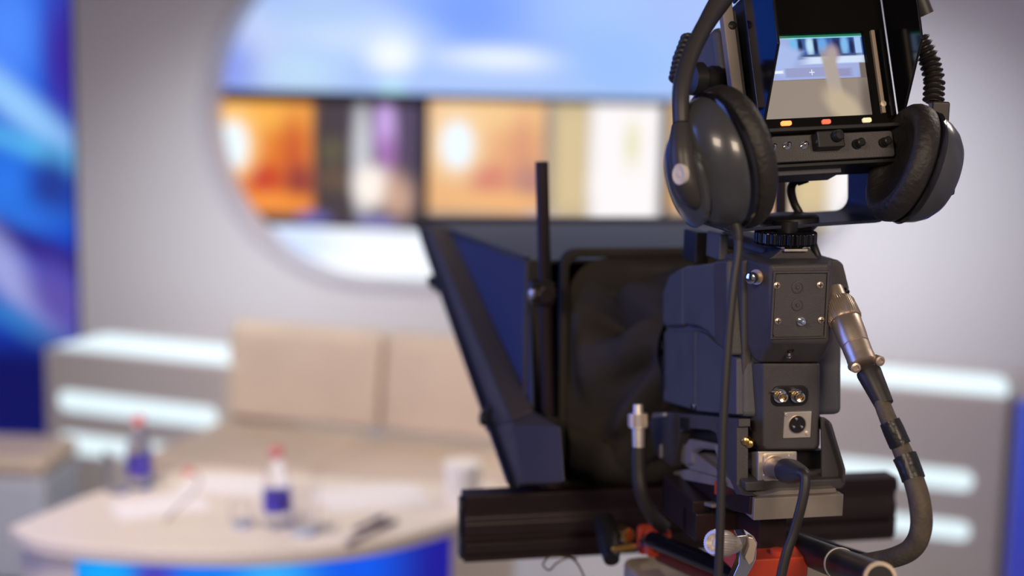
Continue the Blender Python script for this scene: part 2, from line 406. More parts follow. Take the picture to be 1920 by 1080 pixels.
t.part('base', B(SF).box(-.02, cw*NC, -.555, .16, .04, .365), sofabase, bevel=.02)
for k in range(NC):
    t.part('seat_cushion', cushion(B(SF), k*cw+.004, (k+1)*cw-.004, -.575, .02, .36, .45), sofam, bevel=.02, seg=3)
for k in range(NC):
    b = B(SF); x0 = k*cw+.006; x1 = (k+1)*cw-.006
    prof = [(.015, .455), (.03, .62), (.06, .79), (.095, .825), (.14, .815), (.17, .62), (.17, .455)]
    b.prism(prof, 'x', x0, x1)
    t.part('back_cushion', b, sofam, bevel=.028, seg=4)
t.finish()
# grey pouf at the lower left
pa = FZ.Z(-120, 858, .45); pb_ = FZ.Z(80, 866, .45); pf = Frame((pa.x, pa.y, 0), math.atan2(pb_.y-pa.y, pb_.x-pa.x)); pw = (pb_-pa).length
t = Thing('pouf', 'pale grey block seat at the left edge in front of the blue panel', 'seat', pf)
t.part('base', B(pf).box(0, pw, 0, .32, .02, .39), pouf, bevel=.02)
t.part('cushion', B(pf).box(-.004, pw+.004, -.004, .324, .39, .46), sofam, bevel=.03, seg=4)
t.finish()

# ------------------------------------------------------------------ presenter desk
ZT = .75
near = [(16, 1000), (60, 1022), (150, 1036), (300, 1046), (450, 1048), (600, 1040), (730, 1022), (860, 986), (960, 950)]
far = [(990, 925), (930, 905), (830, 905), (640, 895), (480, 882), (390, 876), (330, 882), (200, 915), (100, 952), (30, 982)]
npts = [FZ.Z(x, y-13, ZT) for x, y in near]; fpts = [FZ.Z(x, y, ZT) for x, y in far]
def dense(P, n=5):
    out = []
    for i in range(len(P)-1):
        a, b, c, d = P[max(i-1, 0)], P[i], P[i+1], P[min(i+2, len(P)-1)]
        for k in range(n):
            u = k/n; out.append(.5*((2*b)+(c-a)*u+(2*a-5*b+4*c-d)*u*u+(3*b-a-3*c+d)*u**3))
    return out+[P[-1]]
nd = dense(npts); fd = dense(fpts)
outline = [(p.x, p.y) for p in nd+fd]
cen = Vector((sum(p[0] for p in outline)/len(outline), sum(p[1] for p in outline)/len(outline)))
t = Thing('presenter_desk', 'curved cream presenter desk with a glowing blue front', 'desk', FZ)
t.part('desk_top', B(FZ).prism(outline, 'z', ZT-.035, ZT), deskm, bevel=.006)
ins = [tuple(cen+(Vector(p)-cen)*.955) for p in outline]
t.part('base', B(FZ).prism(ins, 'z', 0, ZT-.034), deskm, bevel=.004)
# curved screen standing proud of the front
b = B(FZ); i0 = next(i for i, p in enumerate(nd) if p.x > FZ.Z(100, 1030, ZT).x)
rg = []
for p in nd[i0:-5]:
    q = cen+(Vector((p.x, p.y))-cen)*.965; q2 = cen+(Vector((p.x, p.y))-cen)*.94
    rg.append([(q.x, q.y, .08), (q.x, q.y, .712), (q2.x, q2.y, .712), (q2.x, q2.y, .08)])
b.loft(rg)
t.part('front_screen', b, picture('desk_front_picture', (0, 95, 235), [('b', .5, .95, .6, .25, (0, 80, 225), .8), ('e', .08, .9, .10, .25, (0, 170, 255), .9), ('e', .52, .9, .13, .25, (50, 175, 255), .9), ('e', .35, .9, .10, .2, (0, 125, 250), .9), ('e', .80, .9, .14, .4, (0, 90, 240), .9), ('e', .99, .9, .13, .5, (24, 20, 150), .8), ('e', .22, .96, .05, .04, (80, 60, 180), .9)], 1.0, gloss=.4), label='glowing blue curved front screen')
t.finish()

def bottle(px, py, label):
    p = FZ.Z(px, py, ZT+.001); f = Frame(p)
    t = Thing('water_bottle', label, 'bottle', f, 'water bottles on the desk')
    k = t.part('bottle_body', B(f).lathe((0, 0, 0), (0, 0, 1), [(0, .024), (.003, .029), (.05, .030), (.095, .030), (.12, .024), (.145, .014), (.158, .0125), (.159, .0125)], 28), waterm)
    t.part('label_wrap', B(f).lathe((0, 0, .035), (0, 0, 1), [(0, .0308), (.045, .0308)], 28), labelm, parent=k, label='blue violet paper label')
    t.part('cap', B(f).lathe((0, 0, .159), (0, 0, 1), [(0, .0145), (.018, .0145), (.02, .012)], 24), capm, label='red cap')
    return t.finish()
bottle(262, 915, 'small water bottle farther back on the left of the desk beside a glass')
bottle(519, 985, 'small water bottle near the middle front of the desk')
def tumbler(px, py, r, h, label):
    p = FZ.Z(px, py, ZT+.001); f = Frame(p)
    t = Thing('drinking_glass', label, 'glass', f, 'drinking glasses on the desk')
    t.part('glass', B(f).lathe((0, 0, 0), (0, 0, 1), [(0, r*.8), (h, r), (h, r*.94), (.008, r*.74)], 28), glassm)
    return t.finish()
tumbler(222, 922, .034, .10, 'clear drinking glass left of the farther water bottle')
tumbler(570, 1000, .036, .105, 'clear drinking glass right of the nearer water bottle')
tumbler(452, 985, .026, .055, 'short clear glass added for a pale glow left of the nearer water bottle')  # added glass, stands in for a pale glow on the desk top
p = FZ.Z(866, 950, ZT+.001); f = Frame(p)
t = Thing('paper_cup', 'white cylindrical cup at the right end of the desk', 'cup', f)
t.part('cup_wall', B(f).lathe((0, 0, 0), (0, 0, 1), [(0, .036), (.105, .044), (.105, .041), (.005, .033)], 32), cupm); t.part('rim', B(f).lathe((0, 0, .104), (0, 0, 1), [(0, .044), (.002, .0455), (.004, .044), (.004, .041)], 32), cupm); t.finish()
def sheet(px, py, w_, h_, ang, label):
    p = FZ.Z(px, py, ZT+.0015); f = Frame(p, ang)
    t = Thing('paper_sheet', label, 'paper', f, 'papers on the desk'); t.part('s', B(f).box(-w_/2, w_/2, -h_/2, h_/2, 0, .0015), paperm); t.finish()
sheet(300, 950, .21, .15, .5, 'white paper sheet on the left half of the desk')
sheet(440, 910, .26, .16, -.1, 'bright white paper sheet at the rear middle of the desk')
sheet(700, 935, .25, .19, .35, 'pale paper sheet behind the dark pens')
for a, c, lab in (((648, 1019), (742, 978), 'dark purple pen nearer the desk front edge'), ((662, 994), (722, 970), 'dark purple pen behind the other pen')):
    p = FZ.Z(*a, ZT+.006); q = FZ.Z(*c, ZT+.006); f = Frame(p, math.atan2(q.y-p.y, q.x-p.x)); L_ = (q-p).length
    t = Thing('pen', lab, 'pen', f, 'dark pens on the desk')
    t.part('barrel', B(f).cyl((.012, 0, 0), (L_, 0, 0), .0055), penm); t.part('tip', B(f).cyl((0, 0, 0), (.012, 0, 0), .001, .0055), penm)
    t.part('clip', B(f).box(L_*.6, L_, -.0015, .0015, .005, .008), penm); t.finish()
t = Thing('microphone_cable', 'thin grey clip microphone cable lying curved across the left of the desk', 'cable', FZ)
t.part('wire', B(FZ).tube([FZ.Z(x, y, ZT+.004) for x, y in ((362, 884), (375, 900), (362, 925), (335, 950), (312, 976))], .003), greypen)
t.part('microphone', B(FZ).cyl(FZ.Z(345, 884, ZT+.008), FZ.Z(362, 884, ZT+.008), .007), capm, label='reddish tip'); t.finish()

# ================================================================== THE CAMERA RIG
HR = R_(12.6)
RG = Frame(ray(1487, 640, 1.35), HR)
XL = RG.Y(1392, 600, .05).x
def P(px, py, y): return RG.Y(px, py, y)
def ring(y, pts): return [RG.Y(a, b, y) for a, b in pts]
def shift(r, dy): return [Vector((p.x, p.y+dy, p.z)) for p in r]
def bx(b, x0, y0, x1, y1, ya, yb):
    a, c, d, e = b.f.rect(x0, y0, x1, y1, ya); return b.box(a, c, ya, yb, d, e)

eng = Thing('broadcast_camera', 'dark grey broadcast camera body with rear sockets below the viewfinder', 'video camera', RG)
# main body from the side
prof = [RG.X(a, b, XL) for a, b in ((1252, 545), (1262, 516), (1292, 498), (1392, 488), (1392, 783), (1320, 776), (1246, 756), (1246, 620))]
XR = RG.Y(1566, 700, .06).x
body = eng.part('body', B(RG).prism([(p.y, p.z) for p in prof], 'x', XL, XR), plastic_b, bevel=.006, seg=3)
# raised side covers
def side(name, pts, out, m, bev=.003, lab=None, parent=None, x=None):
    x = XL if x is None else x
    q = [RG.X(a, b, x) for a, b in pts]
    return eng.part(name, B(RG).prism([(p.y, p.z) for p in q], 'x', x-out, x+.004), m, bevel=bev, seg=3, label=lab, parent=parent)
side('side_cover', [(1253, 545), (1264, 517), (1291, 500), (1291, 611), (1257, 613), (1252, 600)], .007, plastic_b, .004)
side('side_cover', [(1296, 500), (1358, 491), (1358, 640), (1345, 624), (1325, 613), (1296, 608)], .010, plastic_b, .004)
side('side_panel', [(1251, 621), (1310, 621), (1310, 770), (1250, 752)], .004, plastic_b, .002)
side('side_panel', [(1313, 620), (1330, 626), (1352, 645), (1390, 672), (1390, 778), (1313, 771)], .005, plastic_b, .002)
side('side_ridge', [(1360, 489), (1388, 486), (1391, 668), (1376, 655), (1362, 640)], .014, plastic, .004)
for y0, y1 in ((640, 655), (668, 695), (702, 730)):
    side('vent_slot', [(1247, y0), (1253, y0), (1253, y1), (1247, y1)], .006, black, .0008)
side('side_screw', [(1306, 758), (1312, 758), (1312, 766), (1306, 766)], .007, steel, .001)
# rear column
a0 = ring(.045, [(1392, 487), (1412, 486), (1412, 783), (1392, 783)])
eng.part('rear_column', B(RG).loft([a0, shift(a0, .05)]), plastic, bevel=.003, seg=3)
# upper rear block
r0 = ring(0, [(1445, 496), (1556, 493), (1558, 560), (1558, 641), (1447, 641), (1445, 560)])
r1 = ring(.030, [(1412, 487), (1561, 486), (1561, 645), (1537, 681), (1424, 681), (1412, 650)])
ub = eng.part('rear_block', B(RG).loft([r0, r1, shift(r1, .06)]), plastic, bevel=.004, seg=4)
# recessed plate on the upper block: a frame ridge and plate
x0, x1, z0, z1 = RG.rect(1450, 512, 1547, 632, 0)
fr_o = [(x0, z0), (x1, z0), (x1, z1), (x0, z1)]
b = B(RG)
b.plate_hole([(x0-.0022, z0-.0012), (x1+.0022, z0-.0012), (x1+.0022, z1+.0022), (x0-.0022, z1+.0022)], [(x0, z0), (x1, z0), (x1, z1), (x0, z1)], -.0022, .001)
eng.part('plate_rim', b, plastic, bevel=.0009)
pk = eng.part('rear_plate', B(RG).rbox(x0+.0006, x1-.0006, -.0010, .001, z0+.0006, z1-.0006, .004), plastic, bevel=.0004)
def disc(px, py, y, prof, m, name, lab=None, seg=28, thing=None, parent=None, fr=None):
    fr = fr or RG; T_ = thing or eng
    k = T_.part(name, B(fr).lathe(fr.Y(px, py, y), (0, -1, 0), prof, seg), m, label=lab, parent=parent); return k
def screw(px, py, y, r, T_=None, m=None, parent=None, fr=None):
    fr = fr or RG; T_ = T_ or eng
    k = T_.part('screw', B(fr).lathe(fr.Y(px, py, y), (0, -1, 0), [(0, r), (r*.35, r), (r*.55, r*.7), (r*.6, 0)], 20), m or silver_dull, parent=parent)
    c = fr.Y(px, py, y); b = B(fr); l = r*.62; t_ = r*.13
    b.box(c.x-l, c.x+l, c.y-r*.66, c.y-r*.5, c.z-t_, c.z+t_); b.box(c.x-t_, c.x+t_, c.y-r*.67, c.y-r*.5, c.z-l, c.z+l)
    T_.part('cross_slot', b, black, parent=k)
for a, b_ in ((1456, 535), (1537, 534), (1458, 602), (1539, 600)): screw(a, b_, -.001, .0034)
for py in (539, 572):
    disc(1495, py, -.001, [(0, .0058), (.0008, .0058), (.0010, .0050), (.0003, .0048), (.0003, .0018), (.0014, .0015), (.0016, 0)], plastic, 'button')
k = disc(1501, 602, -.001, [(0, .0045), (.002, .0042), (.002, .003)], steel, 'toggle_base')
disc(1501, 602, -.003, [(0, .0022), (.006, .0026), (.008, .0020), (.0085, 0)], mat('blue_tipped_switch', (.35, .45, .6), .25, metal=.6), 'toggle_switch')
# side latch pin on the chamfer
q = RG.Y(1421, 519, .020)
eng.part('latch_collar', B(RG).lathe(q, (-.8, -.6, 0), [(0, .0075), (.003, .0075), (.003, .005), (.006, .005)], 24), silver_dull)
eng.part('latch_pin', B(RG).lathe(q, (-.8, -.6, 0), [(.006, .003), (.009, .003), (.009, .0055), (.014, .0055), (.015, .004)], 24), steel, label='chrome latch pin')
# underside sockets
for (a, b_, r, m_) in ((1483, 655, .0035, black), (1481, 666, .003, steel)):
    c = RG.Y(a, b_, .012); eng.part('mini_socket', B(RG).lathe(c+Vector((0, .002, 0)), (0, -.6, -.8), [(0, r), (.0025, r), (.0025, r*.6), (.001, r*.55)], 20), m_)
b = B(RG); c = RG.Y(1505, 655, .010); b.loft([[RG.Y(1466, 655, .0095), RG.Y(1502, 645, .004), RG.Y(1494, 680, .0265), RG.Y(1462, 680, .0275)], [RG.Y(1466, 655, .012), RG.Y(1502, 645, .007), RG.Y(1494, 680, .030), RG.Y(1462, 680, .030)]])
# lower rear block
l0 = ring(.026, [(1432, 681), (1536, 681), (1534, 836), (1526, 842), (1438, 843), (1432, 838)])
l1 = ring(.042, [(1412, 681), (1538, 681), (1537, 836), (1530, 845), (1420, 846), (1413, 838)])
eng.part('lower_block', B(RG).loft([l0, l1, shift(l1, .05)]), plastic, bevel=.004, seg=4)
# BNC recess and sockets
x0, x1, z0, z1 = RG.rect(1445, 723, 1515, 761, .026)
eng.part('socket_recess', B(RG).rbox(x0, x1, .0245, .0275, z0, z1, .008, n=6), black, bevel=.0008)
for a in (1460, 1492):
    k = disc(a, 741, .025, [(0, .0068), (.004, .0068), (.004, .0052), (.011, .0050), (.0112, .0042), (.004, .0040)], steel, 'video_socket', lab='chrome round video socket')
    disc(a, 741, .022, [(0, .0039), (.004, .0039), (.004, .0014), (.008, .0012)], gold, 'contact', parent=k)
    c = RG.Y(a, 741, .017); b = B(RG); b.cyl(c+Vector((-.0064, .003, .003)), c+Vector((.0064, .003, .003)), .0009, seg=10); eng.part('bayonet_pin', b, steel, parent=k)
# XLR panel socket
x0, x1, z0, z1 = RG.rect(1468, 771, 1519, 820, .026)
xk = eng.part('audio_socket_plate', B(RG).box(x0, x1, .0235, .027, z0, z1), silver, bevel=.0006, label='square silver audio socket plate')
disc(1495, 796, .0235, [(0, .0094), (.0008, .0094), (.0008, .0088)], silver_dull, 'socket_ring', parent=xk)
disc(1495, 796, .0226, [(0, .0086), (.0002, .0086), (.0002, .0004)], black, 'socket_hole', parent=xk)
for a, b_ in ((1492, 785), (1487, 800), (1502, 800)): disc(a, b_, .0224, [(0, .0013), (.002, .0013), (.0024, 0)], steel, 'contact_pin', parent=xk)
for a, b_ in ((1474, 777), (1513, 812)): disc(a, b_, .0235, [(0, .0022), (.001, .0020), (.0012, .0012), (.0006, .001)], silver, 'rivet', parent=xk)
# side round hole and gold terminals
c = RG.Y(1408, 798, .045); eng.part('side_dial', B(RG).lathe(c+Vector((.006, 0, 0)), (-1, -.5, 0), [(0, .006), (.006, .006), (.006, .005), (.004, .005)], 20), blackmetal)
for a, b_ in ((1399, 826), (1406, 831)):
    eng.part('terminal_knob', B(RG).lathe(RG.Y(a, b_, .03), (-.5, -.8, 0), [(-.012, .0025), (0, .0025), (0, .0038), (.004, .0038), (.005, .002)], 18), gold)
# right shoulder bulge and lower right side
c0 = ring(.050, [(1555, 487), (1572, 487), (1582, 495), (1593, 540), (1593, 548), (1562, 556), (1555, 556)])
eng.part('right_shoulder', B(RG).loft([c0, shift(c0, .12)]), plastic, bevel=.0025, seg=3)
c0 = ring(.048, [(1536, 640), (1561, 640), (1569, 700), (1566, 760), (1555, 775), (1536, 776)])
eng.part('right_side_cover', B(RG).loft([c0, shift(c0, .12)]), plastic, bevel=.004, seg=3)
c0 = ring(.046, [(1558, 552), (1588, 545), (1594, 548), (1586, 561), (1560, 566)])
eng.part('socket_flange', B(RG).loft([c0, shift(c0, .05)]), silver_dull, bevel=.001, label='tan-lit metal flange above the big plug')
eng.part('flange_screw', B(RG).lathe(RG.Y(1587, 546, .043), (0, -1, -.4), [(-.003, .0028), (.002, .0028), (.003, .0018)], 16), black)
# top hump with hot shoe
c0 = ring(.035, [(1441, 487), (1469, 464), (1518, 464), (1536, 487)])
eng.part('top_hump', B(RG).loft([c0, shift(c0, .16)]), plastic, bevel=.002, seg=2)
c0 = ring(.060, [(1424, 487), (1434, 466), (1466, 464), (1470, 487)])
eng.part('top_hump', B(RG).loft([c0, shift(c0, .13)]), plastic_b, bevel=.003, seg=2)
b = B(RG); bx(b, 1471, 467, 1515, 472, .030, .075)
bx(b, 1464, 458, 1472, 466, .034, .075); bx(b, 1505, 458, 1514, 466, .034, .075)
eng.part('accessory_shoe', b, silver, bevel=.0006, label='silver accessory shoe')
# small detail blocks on the top left
b = B(RG); bx(b, 1349, 440, 1366, 489, .12, .16); eng.part('handle_post', b, plastic_b, bevel=.002)
b = B(RG); bx(b, 1304, 436, 1330, 495, .17, .21); eng.part('handle_post', b, black, bevel=.002)
# shoulder pad assembly under the body
side('shoulder_frame', [(1228, 790), (1240, 777), (1262, 772), (1400, 785), (1400, 800), (1396, 800), (1396, 908), (1405, 925), (1416, 930), (1394, 926), (1374, 880), (1356, 812), (1345, 806), (1300, 802), (1288, 812), (1283, 835), (1272, 874), (1240, 850)], .008, plastic, .002)
side('shoulder_frame', [(1290, 832), (1296, 822), (1350, 832), (1370, 880), (1362, 884), (1345, 845), (1318, 842), (1305, 850), (1305, 872), (1292, 874), (1286, 860)], .004, tan, .004)
side('latch_window', [(1290, 782), (1307, 784), (1307, 807), (1290, 804)], .0095, black, .001)
side('switch_cluster', [(1240, 774), (1262, 773), (1262, 781), (1236, 784)], .011, silver, .002, 'small worn silver switches')
side('switch_cluster', [(1250, 835), (1254, 832), (1254, 858), (1250, 858)], .010, silver, .001)
b = B(RG); p = RG.X(1290, 800, XL); q = RG.X(1392, 900, XL); b.box(XL+.006, XR-.01, p.y-.11, p.y, q.z+.004, RG.X(1392, 783, XL).z); 
eng.part('shoulder_core', b, black, bevel=.003)
# U cradle at the rear
cr = ring(.020, [(1400, 912), (1584, 900), (1585, 880), (1556, 792), (1545, 783), (1541, 783), (1541, 880), (1534, 893), (1400, 895)])
cr = ring(.020, [(1396, 903), (1399, 922), (1580, 917), (1586, 908), (1585, 880), (1557, 790), (1547, 783), (1540, 783), (1541, 840), (1541, 900)])
eng.part('rear_cradle', B(RG).loft([cr, shift(cr, .004)]), plastic, bevel=.0015)
c1 = ring(.012, [(1397, 904), (1399, 922), (1577, 917), (1585, 908), (1586, 897), (1540, 899)])
eng.part('cradle_floor', B(RG).loft([c1, shift(c1, .05)]), plastic, bevel=.0018, seg=3)
c2 = ring(.010, [(1557, 790), (1561, 797), (1586, 880), (1586, 905), (1580, 905), (1580, 880), (1554, 795)])
eng.part('cradle_rim', B(RG).loft([c2, shift(c2, .03)]), plastic, bevel=.0012)
b = B(RG); bx(b, 1494, 845, 1541, 900, .05, .08); eng.part('cradle_back', b, black)
# silver socket box below
b = B(RG); s0 = ring(.016, [(1421, 846), (1494, 846), (1494, 903), (1421, 904)])
s1 = ring(.060, [(1400, 848), (1494, 848), (1494, 902), (1400, 899)])
eng.part('socket_box', B(RG).loft([s0, s1]), silver, bevel=.0012, label='silver metal audio socket box')
b = B(RG); x0, x1, z0, z1 = RG.rect(1430, 850, 1490, 900, .016); b.rbox(x0, x1, .0135, .0165, z0, z1, .003); xp = eng.part('socket_flange', b, silver, bevel=.0005)
disc(1452, 877, .0137, [(0, .0125), (.002, .0125), (.002, .0108), (.001, .0107)], silver_dull, 'flange_ring', parent=xp)
for a, b_ in ((1482, 856), (1435, 892), (1435, 877)): disc(a, b_, .0136, [(0, .0026), (.0015, .0022), (.0017, 0)], silver, 'rivet', parent=xp)
eng.finish()

# wedge plates and base below the body
base = Thing('camera_mounting_plate', 'weathered grey quick-release plate directly under the broadcast camera', 'mounting plate', RG)
x0, x1, z0, z1 = RG.rect(1414, 931, 1581, 972, -.004)
base.part('plate', B(RG).box(x0, x1, -.004, .21, z0, z1), tan, bevel=.001)
x2, x3, z2, z3 = RG.rect(1424, 922, 1567, 931, .004)
base.part('dovetail', B(RG).prism([(x2, z1+.0002), (x3, z1+.0002), (x3-.001, z1+.0045), (x2+.02, z1+.0045)], 'y', .002, .20), tan, bevel=.0006)
XB = x0; YB0 = -.003
for (a, lab) in ((1400, 0),):
    q0 = [RG.X(*v, XB) for v in ((1262, 888), (1330, 898), (1395, 925), (1412, 932), (1412, 966), (1380, 958), (1262, 915))]
    base.part('side_rail', B(RG).prism([(max(YB0+.004, p.y), p.z) for p in q0], 'x', XB-.003, XB+.002), blackmetal, bevel=.001)
q0 = [RG.X(*v, XB-.006) for v in ((1250, 921), (1262, 920), (1345, 945), (1345, 952), (1250, 928))]
base.part('lower_rail', B(RG).prism([(p.y, p.z) for p in q0], 'x', XB-.012, XB-.002), tan, bevel=.001)
q0 = [RG.X(*v, XB-.003) for v in ((1268, 884), (1292, 880), (1352, 896), (1352, 912), (1268, 896))]
base.part('upper_plate', B(RG).prism([(p.y, p.z) for p in q0], 'x', XB-.006, XB+.03), tan, bevel=.001)
q0 = [RG.X(*v, XB-.008) for v in ((1343, 902), (1349, 903), (1349, 928), (1343, 926))]
base.part('release_tab', B(RG).prism([(p.y, p.z) for p in q0], 'x', XB-.010, XB-.003), red, label='red release tab')
base.finish()
head = Thing('support_block', 'black riser block between the mounting plate and the red slide plate', 'riser', RG)
x0, x1, z0, z1 = RG.rect(1440, 973, 1476, 1046, .03)
head.part('column', B(RG).box(x0-.01, x1, .03, .09, z0, z1), blackmetal, bevel=.002)
head.part('column', B(RG).box(x0-.055, x0-.035, .10, .2, z0, z1), blackmetal, bevel=.002)
head.part('cross_block', B(RG).box(x0-.055, x1, .09, .13, z0, z0+.03), blackmetal, bevel=.002)
head.finish()
slide = Thing('slide_plate', 'red metal slide plate at the bottom edge below the camera', 'slide plate', RG)
x0, x1, z0_, z1_ = RG.rect(1395, 1047, 1516, 1085, .0)
slide.part('plate', B(RG).box(x0, x1, 0, .10, z0_, z1_), red, bevel=.002)
slide.part('post', B(RG).lathe(RG.Y(1458, 1047, .012), (0, 0, 1), [(0, .008), (.009, .008), (.010, .006)], 24), red)
slide.finish()

# ------------------------------------------------------------------ transverse rail
YR = .36
rail = Thing('support_rail', 'wide dark brown grooved aluminium rail crossing behind the camera', 'rail', RG)
xl = RG.Y(872, 990, YR).x; xr = RG.Y(1680, 960, YR).x
zt = RG.Y(872, 931, YR).z; zb = RG.Y(878, 1057, YR).z; hh = zt-zb
def gp(v): return zt-hh*v
prof = [(0, 0), (0, .12), (.004, .22), (.004, .34), (-.001, .42), (-.001, .60), (.009, .62), (.009, .68), (-.001, .70), (-.001, .86), (.003, .90), (.003, 1.0)]
pr = [(YR+a, gp(v)) for a, v in prof] + [(YR+.032-a, gp(v)) for a, v in prof[::-1]]
rail.part('extrusion', B(RG).prism(pr, 'x', xl, xr), maroon, bevel=.0012)
pe = [(YR+.006, gp(.08)), (YR+.006, gp(.2)), (YR+.012, gp(.28)), (YR+.012, gp(.6)), (YR+.006, gp(.68)), (YR+.006, gp(.95)), (YR+.026, gp(.95)), (YR+.026, gp(.08))]
rail.part('end_cap', B(RG).prism(pe, 'x', xr, xr+.004), black); rail.part('end_cap', B(RG).prism(pe, 'x', xl-.004, xl), black)
rail.finish()

# ------------------------------------------------------------------ teleprompter
xP = RG.Y(990, 620, .42).x; xC = RG.Y(1278, 620, .40).x; xQ = RG.Y(1505, 620, .42).x
tp = Thing('teleprompter', 'large black teleprompter hood with navy sides left of the camera', 'teleprompter', RG)
def XP(v, o=0): p = RG.X(v[0], v[1], xP+o); return (p.y, p.z)
A_, B__, C_, D_, E_ = XP((803, 417)), XP((990, 488)), XP((996, 772)), XP((1046, 900)), XP((966, 908))
yA = A_[0]
tp.part('side_fabric', B(RG).prism([A_, B__, C_, D_, E_], 'x', xP, xP+.003), hoodcloth, label='navy side cloth with blue light put into its colour')
xQ2 = max(xQ, RG.Y(1345, 420, A_[0]).x)
def xr_(y): return xQ+(xQ2-xQ)*max(0, min(1, (y-B__[0])/(A_[0]-B__[0])))
rs = [A_, B__, (B__[0], C_[1]-.04), E_]
tp.part('side_fabric', B(RG).loft([[(xr_(p_[0])+o_, p_[0], p_[1]) for p_ in rs] for o_ in (-.003, 0)]), hoodcloth)
tp.part('top_panel', B(RG).loft([[(xP, A_[0], A_[1]-o_), (xr_(A_[0]), A_[0], A_[1]-o_), (xQ, B__[0], B__[1]-o_), (xP, B__[0], B__[1]-o_)] for o_ in (0, .004)]), hoodtop, label='grey top panel')
# slanted far frame
d = Vector(E_)-Vector(A_); n = Vector((-d.y, d.x)).normalized(); 
if n.x > 0: n = -n
def off(p, s): q = Vector(p)+n*s; return (q.x, q.y)
side_band = [A_, off(A_, .016), off(C_, 0), C_, XP((1000, 772)), E_]
band = [A_, XP((838, 424)), XP((1003, 770)), XP((1060, 800)), XP((1060, 905)), XP((966, 908))]
XO = xP-.028
def XV(px, py, x): return RG.X(px, py, x)
def fring(a, b_, c): 
    c_ = XV(*c, XO); return [XV(*a, xP), XV(*b_, XO), c_, Vector((xP, c_.y, c_.z))]
f1 = fring((840, 424), (803, 421), (794, 433)); f2 = fring((1003, 770), (958, 788), (925, 798)); f3 = fring((1060, 905), (986, 908), (966, 911))
f1b = fring((868, 482), (828, 482), (815, 495))
tp.part('frame_bar', B(RG).loft([f1, f1b, f2]), hoodpl, bevel=.003, label='grey-brown slanted frame bar')
f2b = fring((1052, 800), (962, 802), (930, 812))
tp.part('lower_bracket', B(RG).loft([f2, f2b, f3]), hoodpl, bevel=.003)
gp1 = [v + Vector((-.001, .008, 0)) for v in (f1[2], f1b[2], f2[2], f3[2])]
tp.part('far_gasket', B(RG).tube(gp1, .006, 10, 5), black)
tp.part('far_frame', B(RG).tube([v + Vector((.004, .028, 0)) for v in (f1[2], f1b[2], f2[2], f3[2])], .010, 10, 5), hoodtop)
tp.part('far_frame', B(RG).tube([(xQ2, A_[0]+.012, A_[1]-.004), (xr_(E_[0]), E_[0]+.02, E_[1])], .010, 10, 5), hoodtop)
b = B(RG); a = off(A_, -.034); b.prism([(A_[0]-.004, A_[1]+.007), (A_[0]+.03, A_[1]+.007), (A_[0]+.03, A_[1]-.012), (A_[0]-.004, A_[1]-.012)], 'x', xP-.024, xQ2); tp.part('top_bar', b, black, bevel=.004)
# rear posts
pq = XP((984, 488)); pr_ = XP((1006, 488)); bz = C_[1]-.02
tp.part('rear_post', B(RG).box(xP-.004, xP+.016, B__[0]-.010, B__[0]+.004, bz, B__[1]+.001), hoodpl, bevel=.002)
tp.part('rear_post', B(RG).box(xQ-.016, xQ+.004, B__[0]-.010, B__[0]+.004, bz, B__[1]+.001), hoodpl, bevel=.002)
# black seal along the top-left corner seam
tp.part('seam', B(RG).tube([(xP-.001, A_[0], A_[1]+.001), (xP-.001, B__[0], B__[1]+.001)], .0035, 10), black)
# angled beam-splitter glass inside the hood
g0 = Vector((xP+.006, E_[0], E_[1]+.01))
tp.part('mirror_glass', B(RG).prism([off(A_, -.016), off(A_, -.019), off(E_, -.019), off(E_, -.016)], 'x', xP+.013, xQ-.013), mat('dark_beam_splitter_glass', (.02, .02, .03), .05, spec=.6))
# frame plate around the cloth
x0, x1, z0, z1 = RG.rect(1042, 463, 1512, 908, B__[0]-.012)
def rrect(x0, x1, z0, z1, r, n=6):
    out = []
    for cx, cy, s0 in ((x1-r, z1-r, 0), (x0+r, z1-r, 90), (x0+r, z0+r, 180), (x1-r, z0+r, 270)):
        for k in range(n+1):
            t_ = R_(s0+90*k/n); out.append((cx+r*math.cos(t_), cy+r*math.sin(t_)))
    return out
yb = B__[0]-.012
tp.part('shroud_frame', B(RG).plate_hole(rrect(x0, x1, z0, z1, .02), rrect(x0+.010, x1-.010, z0+.010, z1-.010, .015), yb-.018, yb), cloth, bevel=.003)
# clamps on the far frame edge
for a, b_ in ((814, 527), (913, 785)):
    p = RG.X(a, b_, XO-.004); b = B(RG); b.lathe(p+Vector((.014, 0, 0)), (-1, 0, 0), [(0, .006), (.012, .006), (.012, .010), (.022, .010), (.024, .007)], 6)
    k = tp.part('frame_clamp', b, black, bevel=.001)
    tp.part('clamp_bracket', B(RG).box(p.x-.001, p.x+.013, p.y-.010, p.y+.010, p.z-.016, p.z+.016), black, bevel=.001)
tp.part('base_foot', B(RG).box(xP+.0, xQ, max(E_[0]-.10, B__[0]), E_[0], E_[1]-.006, E_[1]+.006), black, bevel=.002)
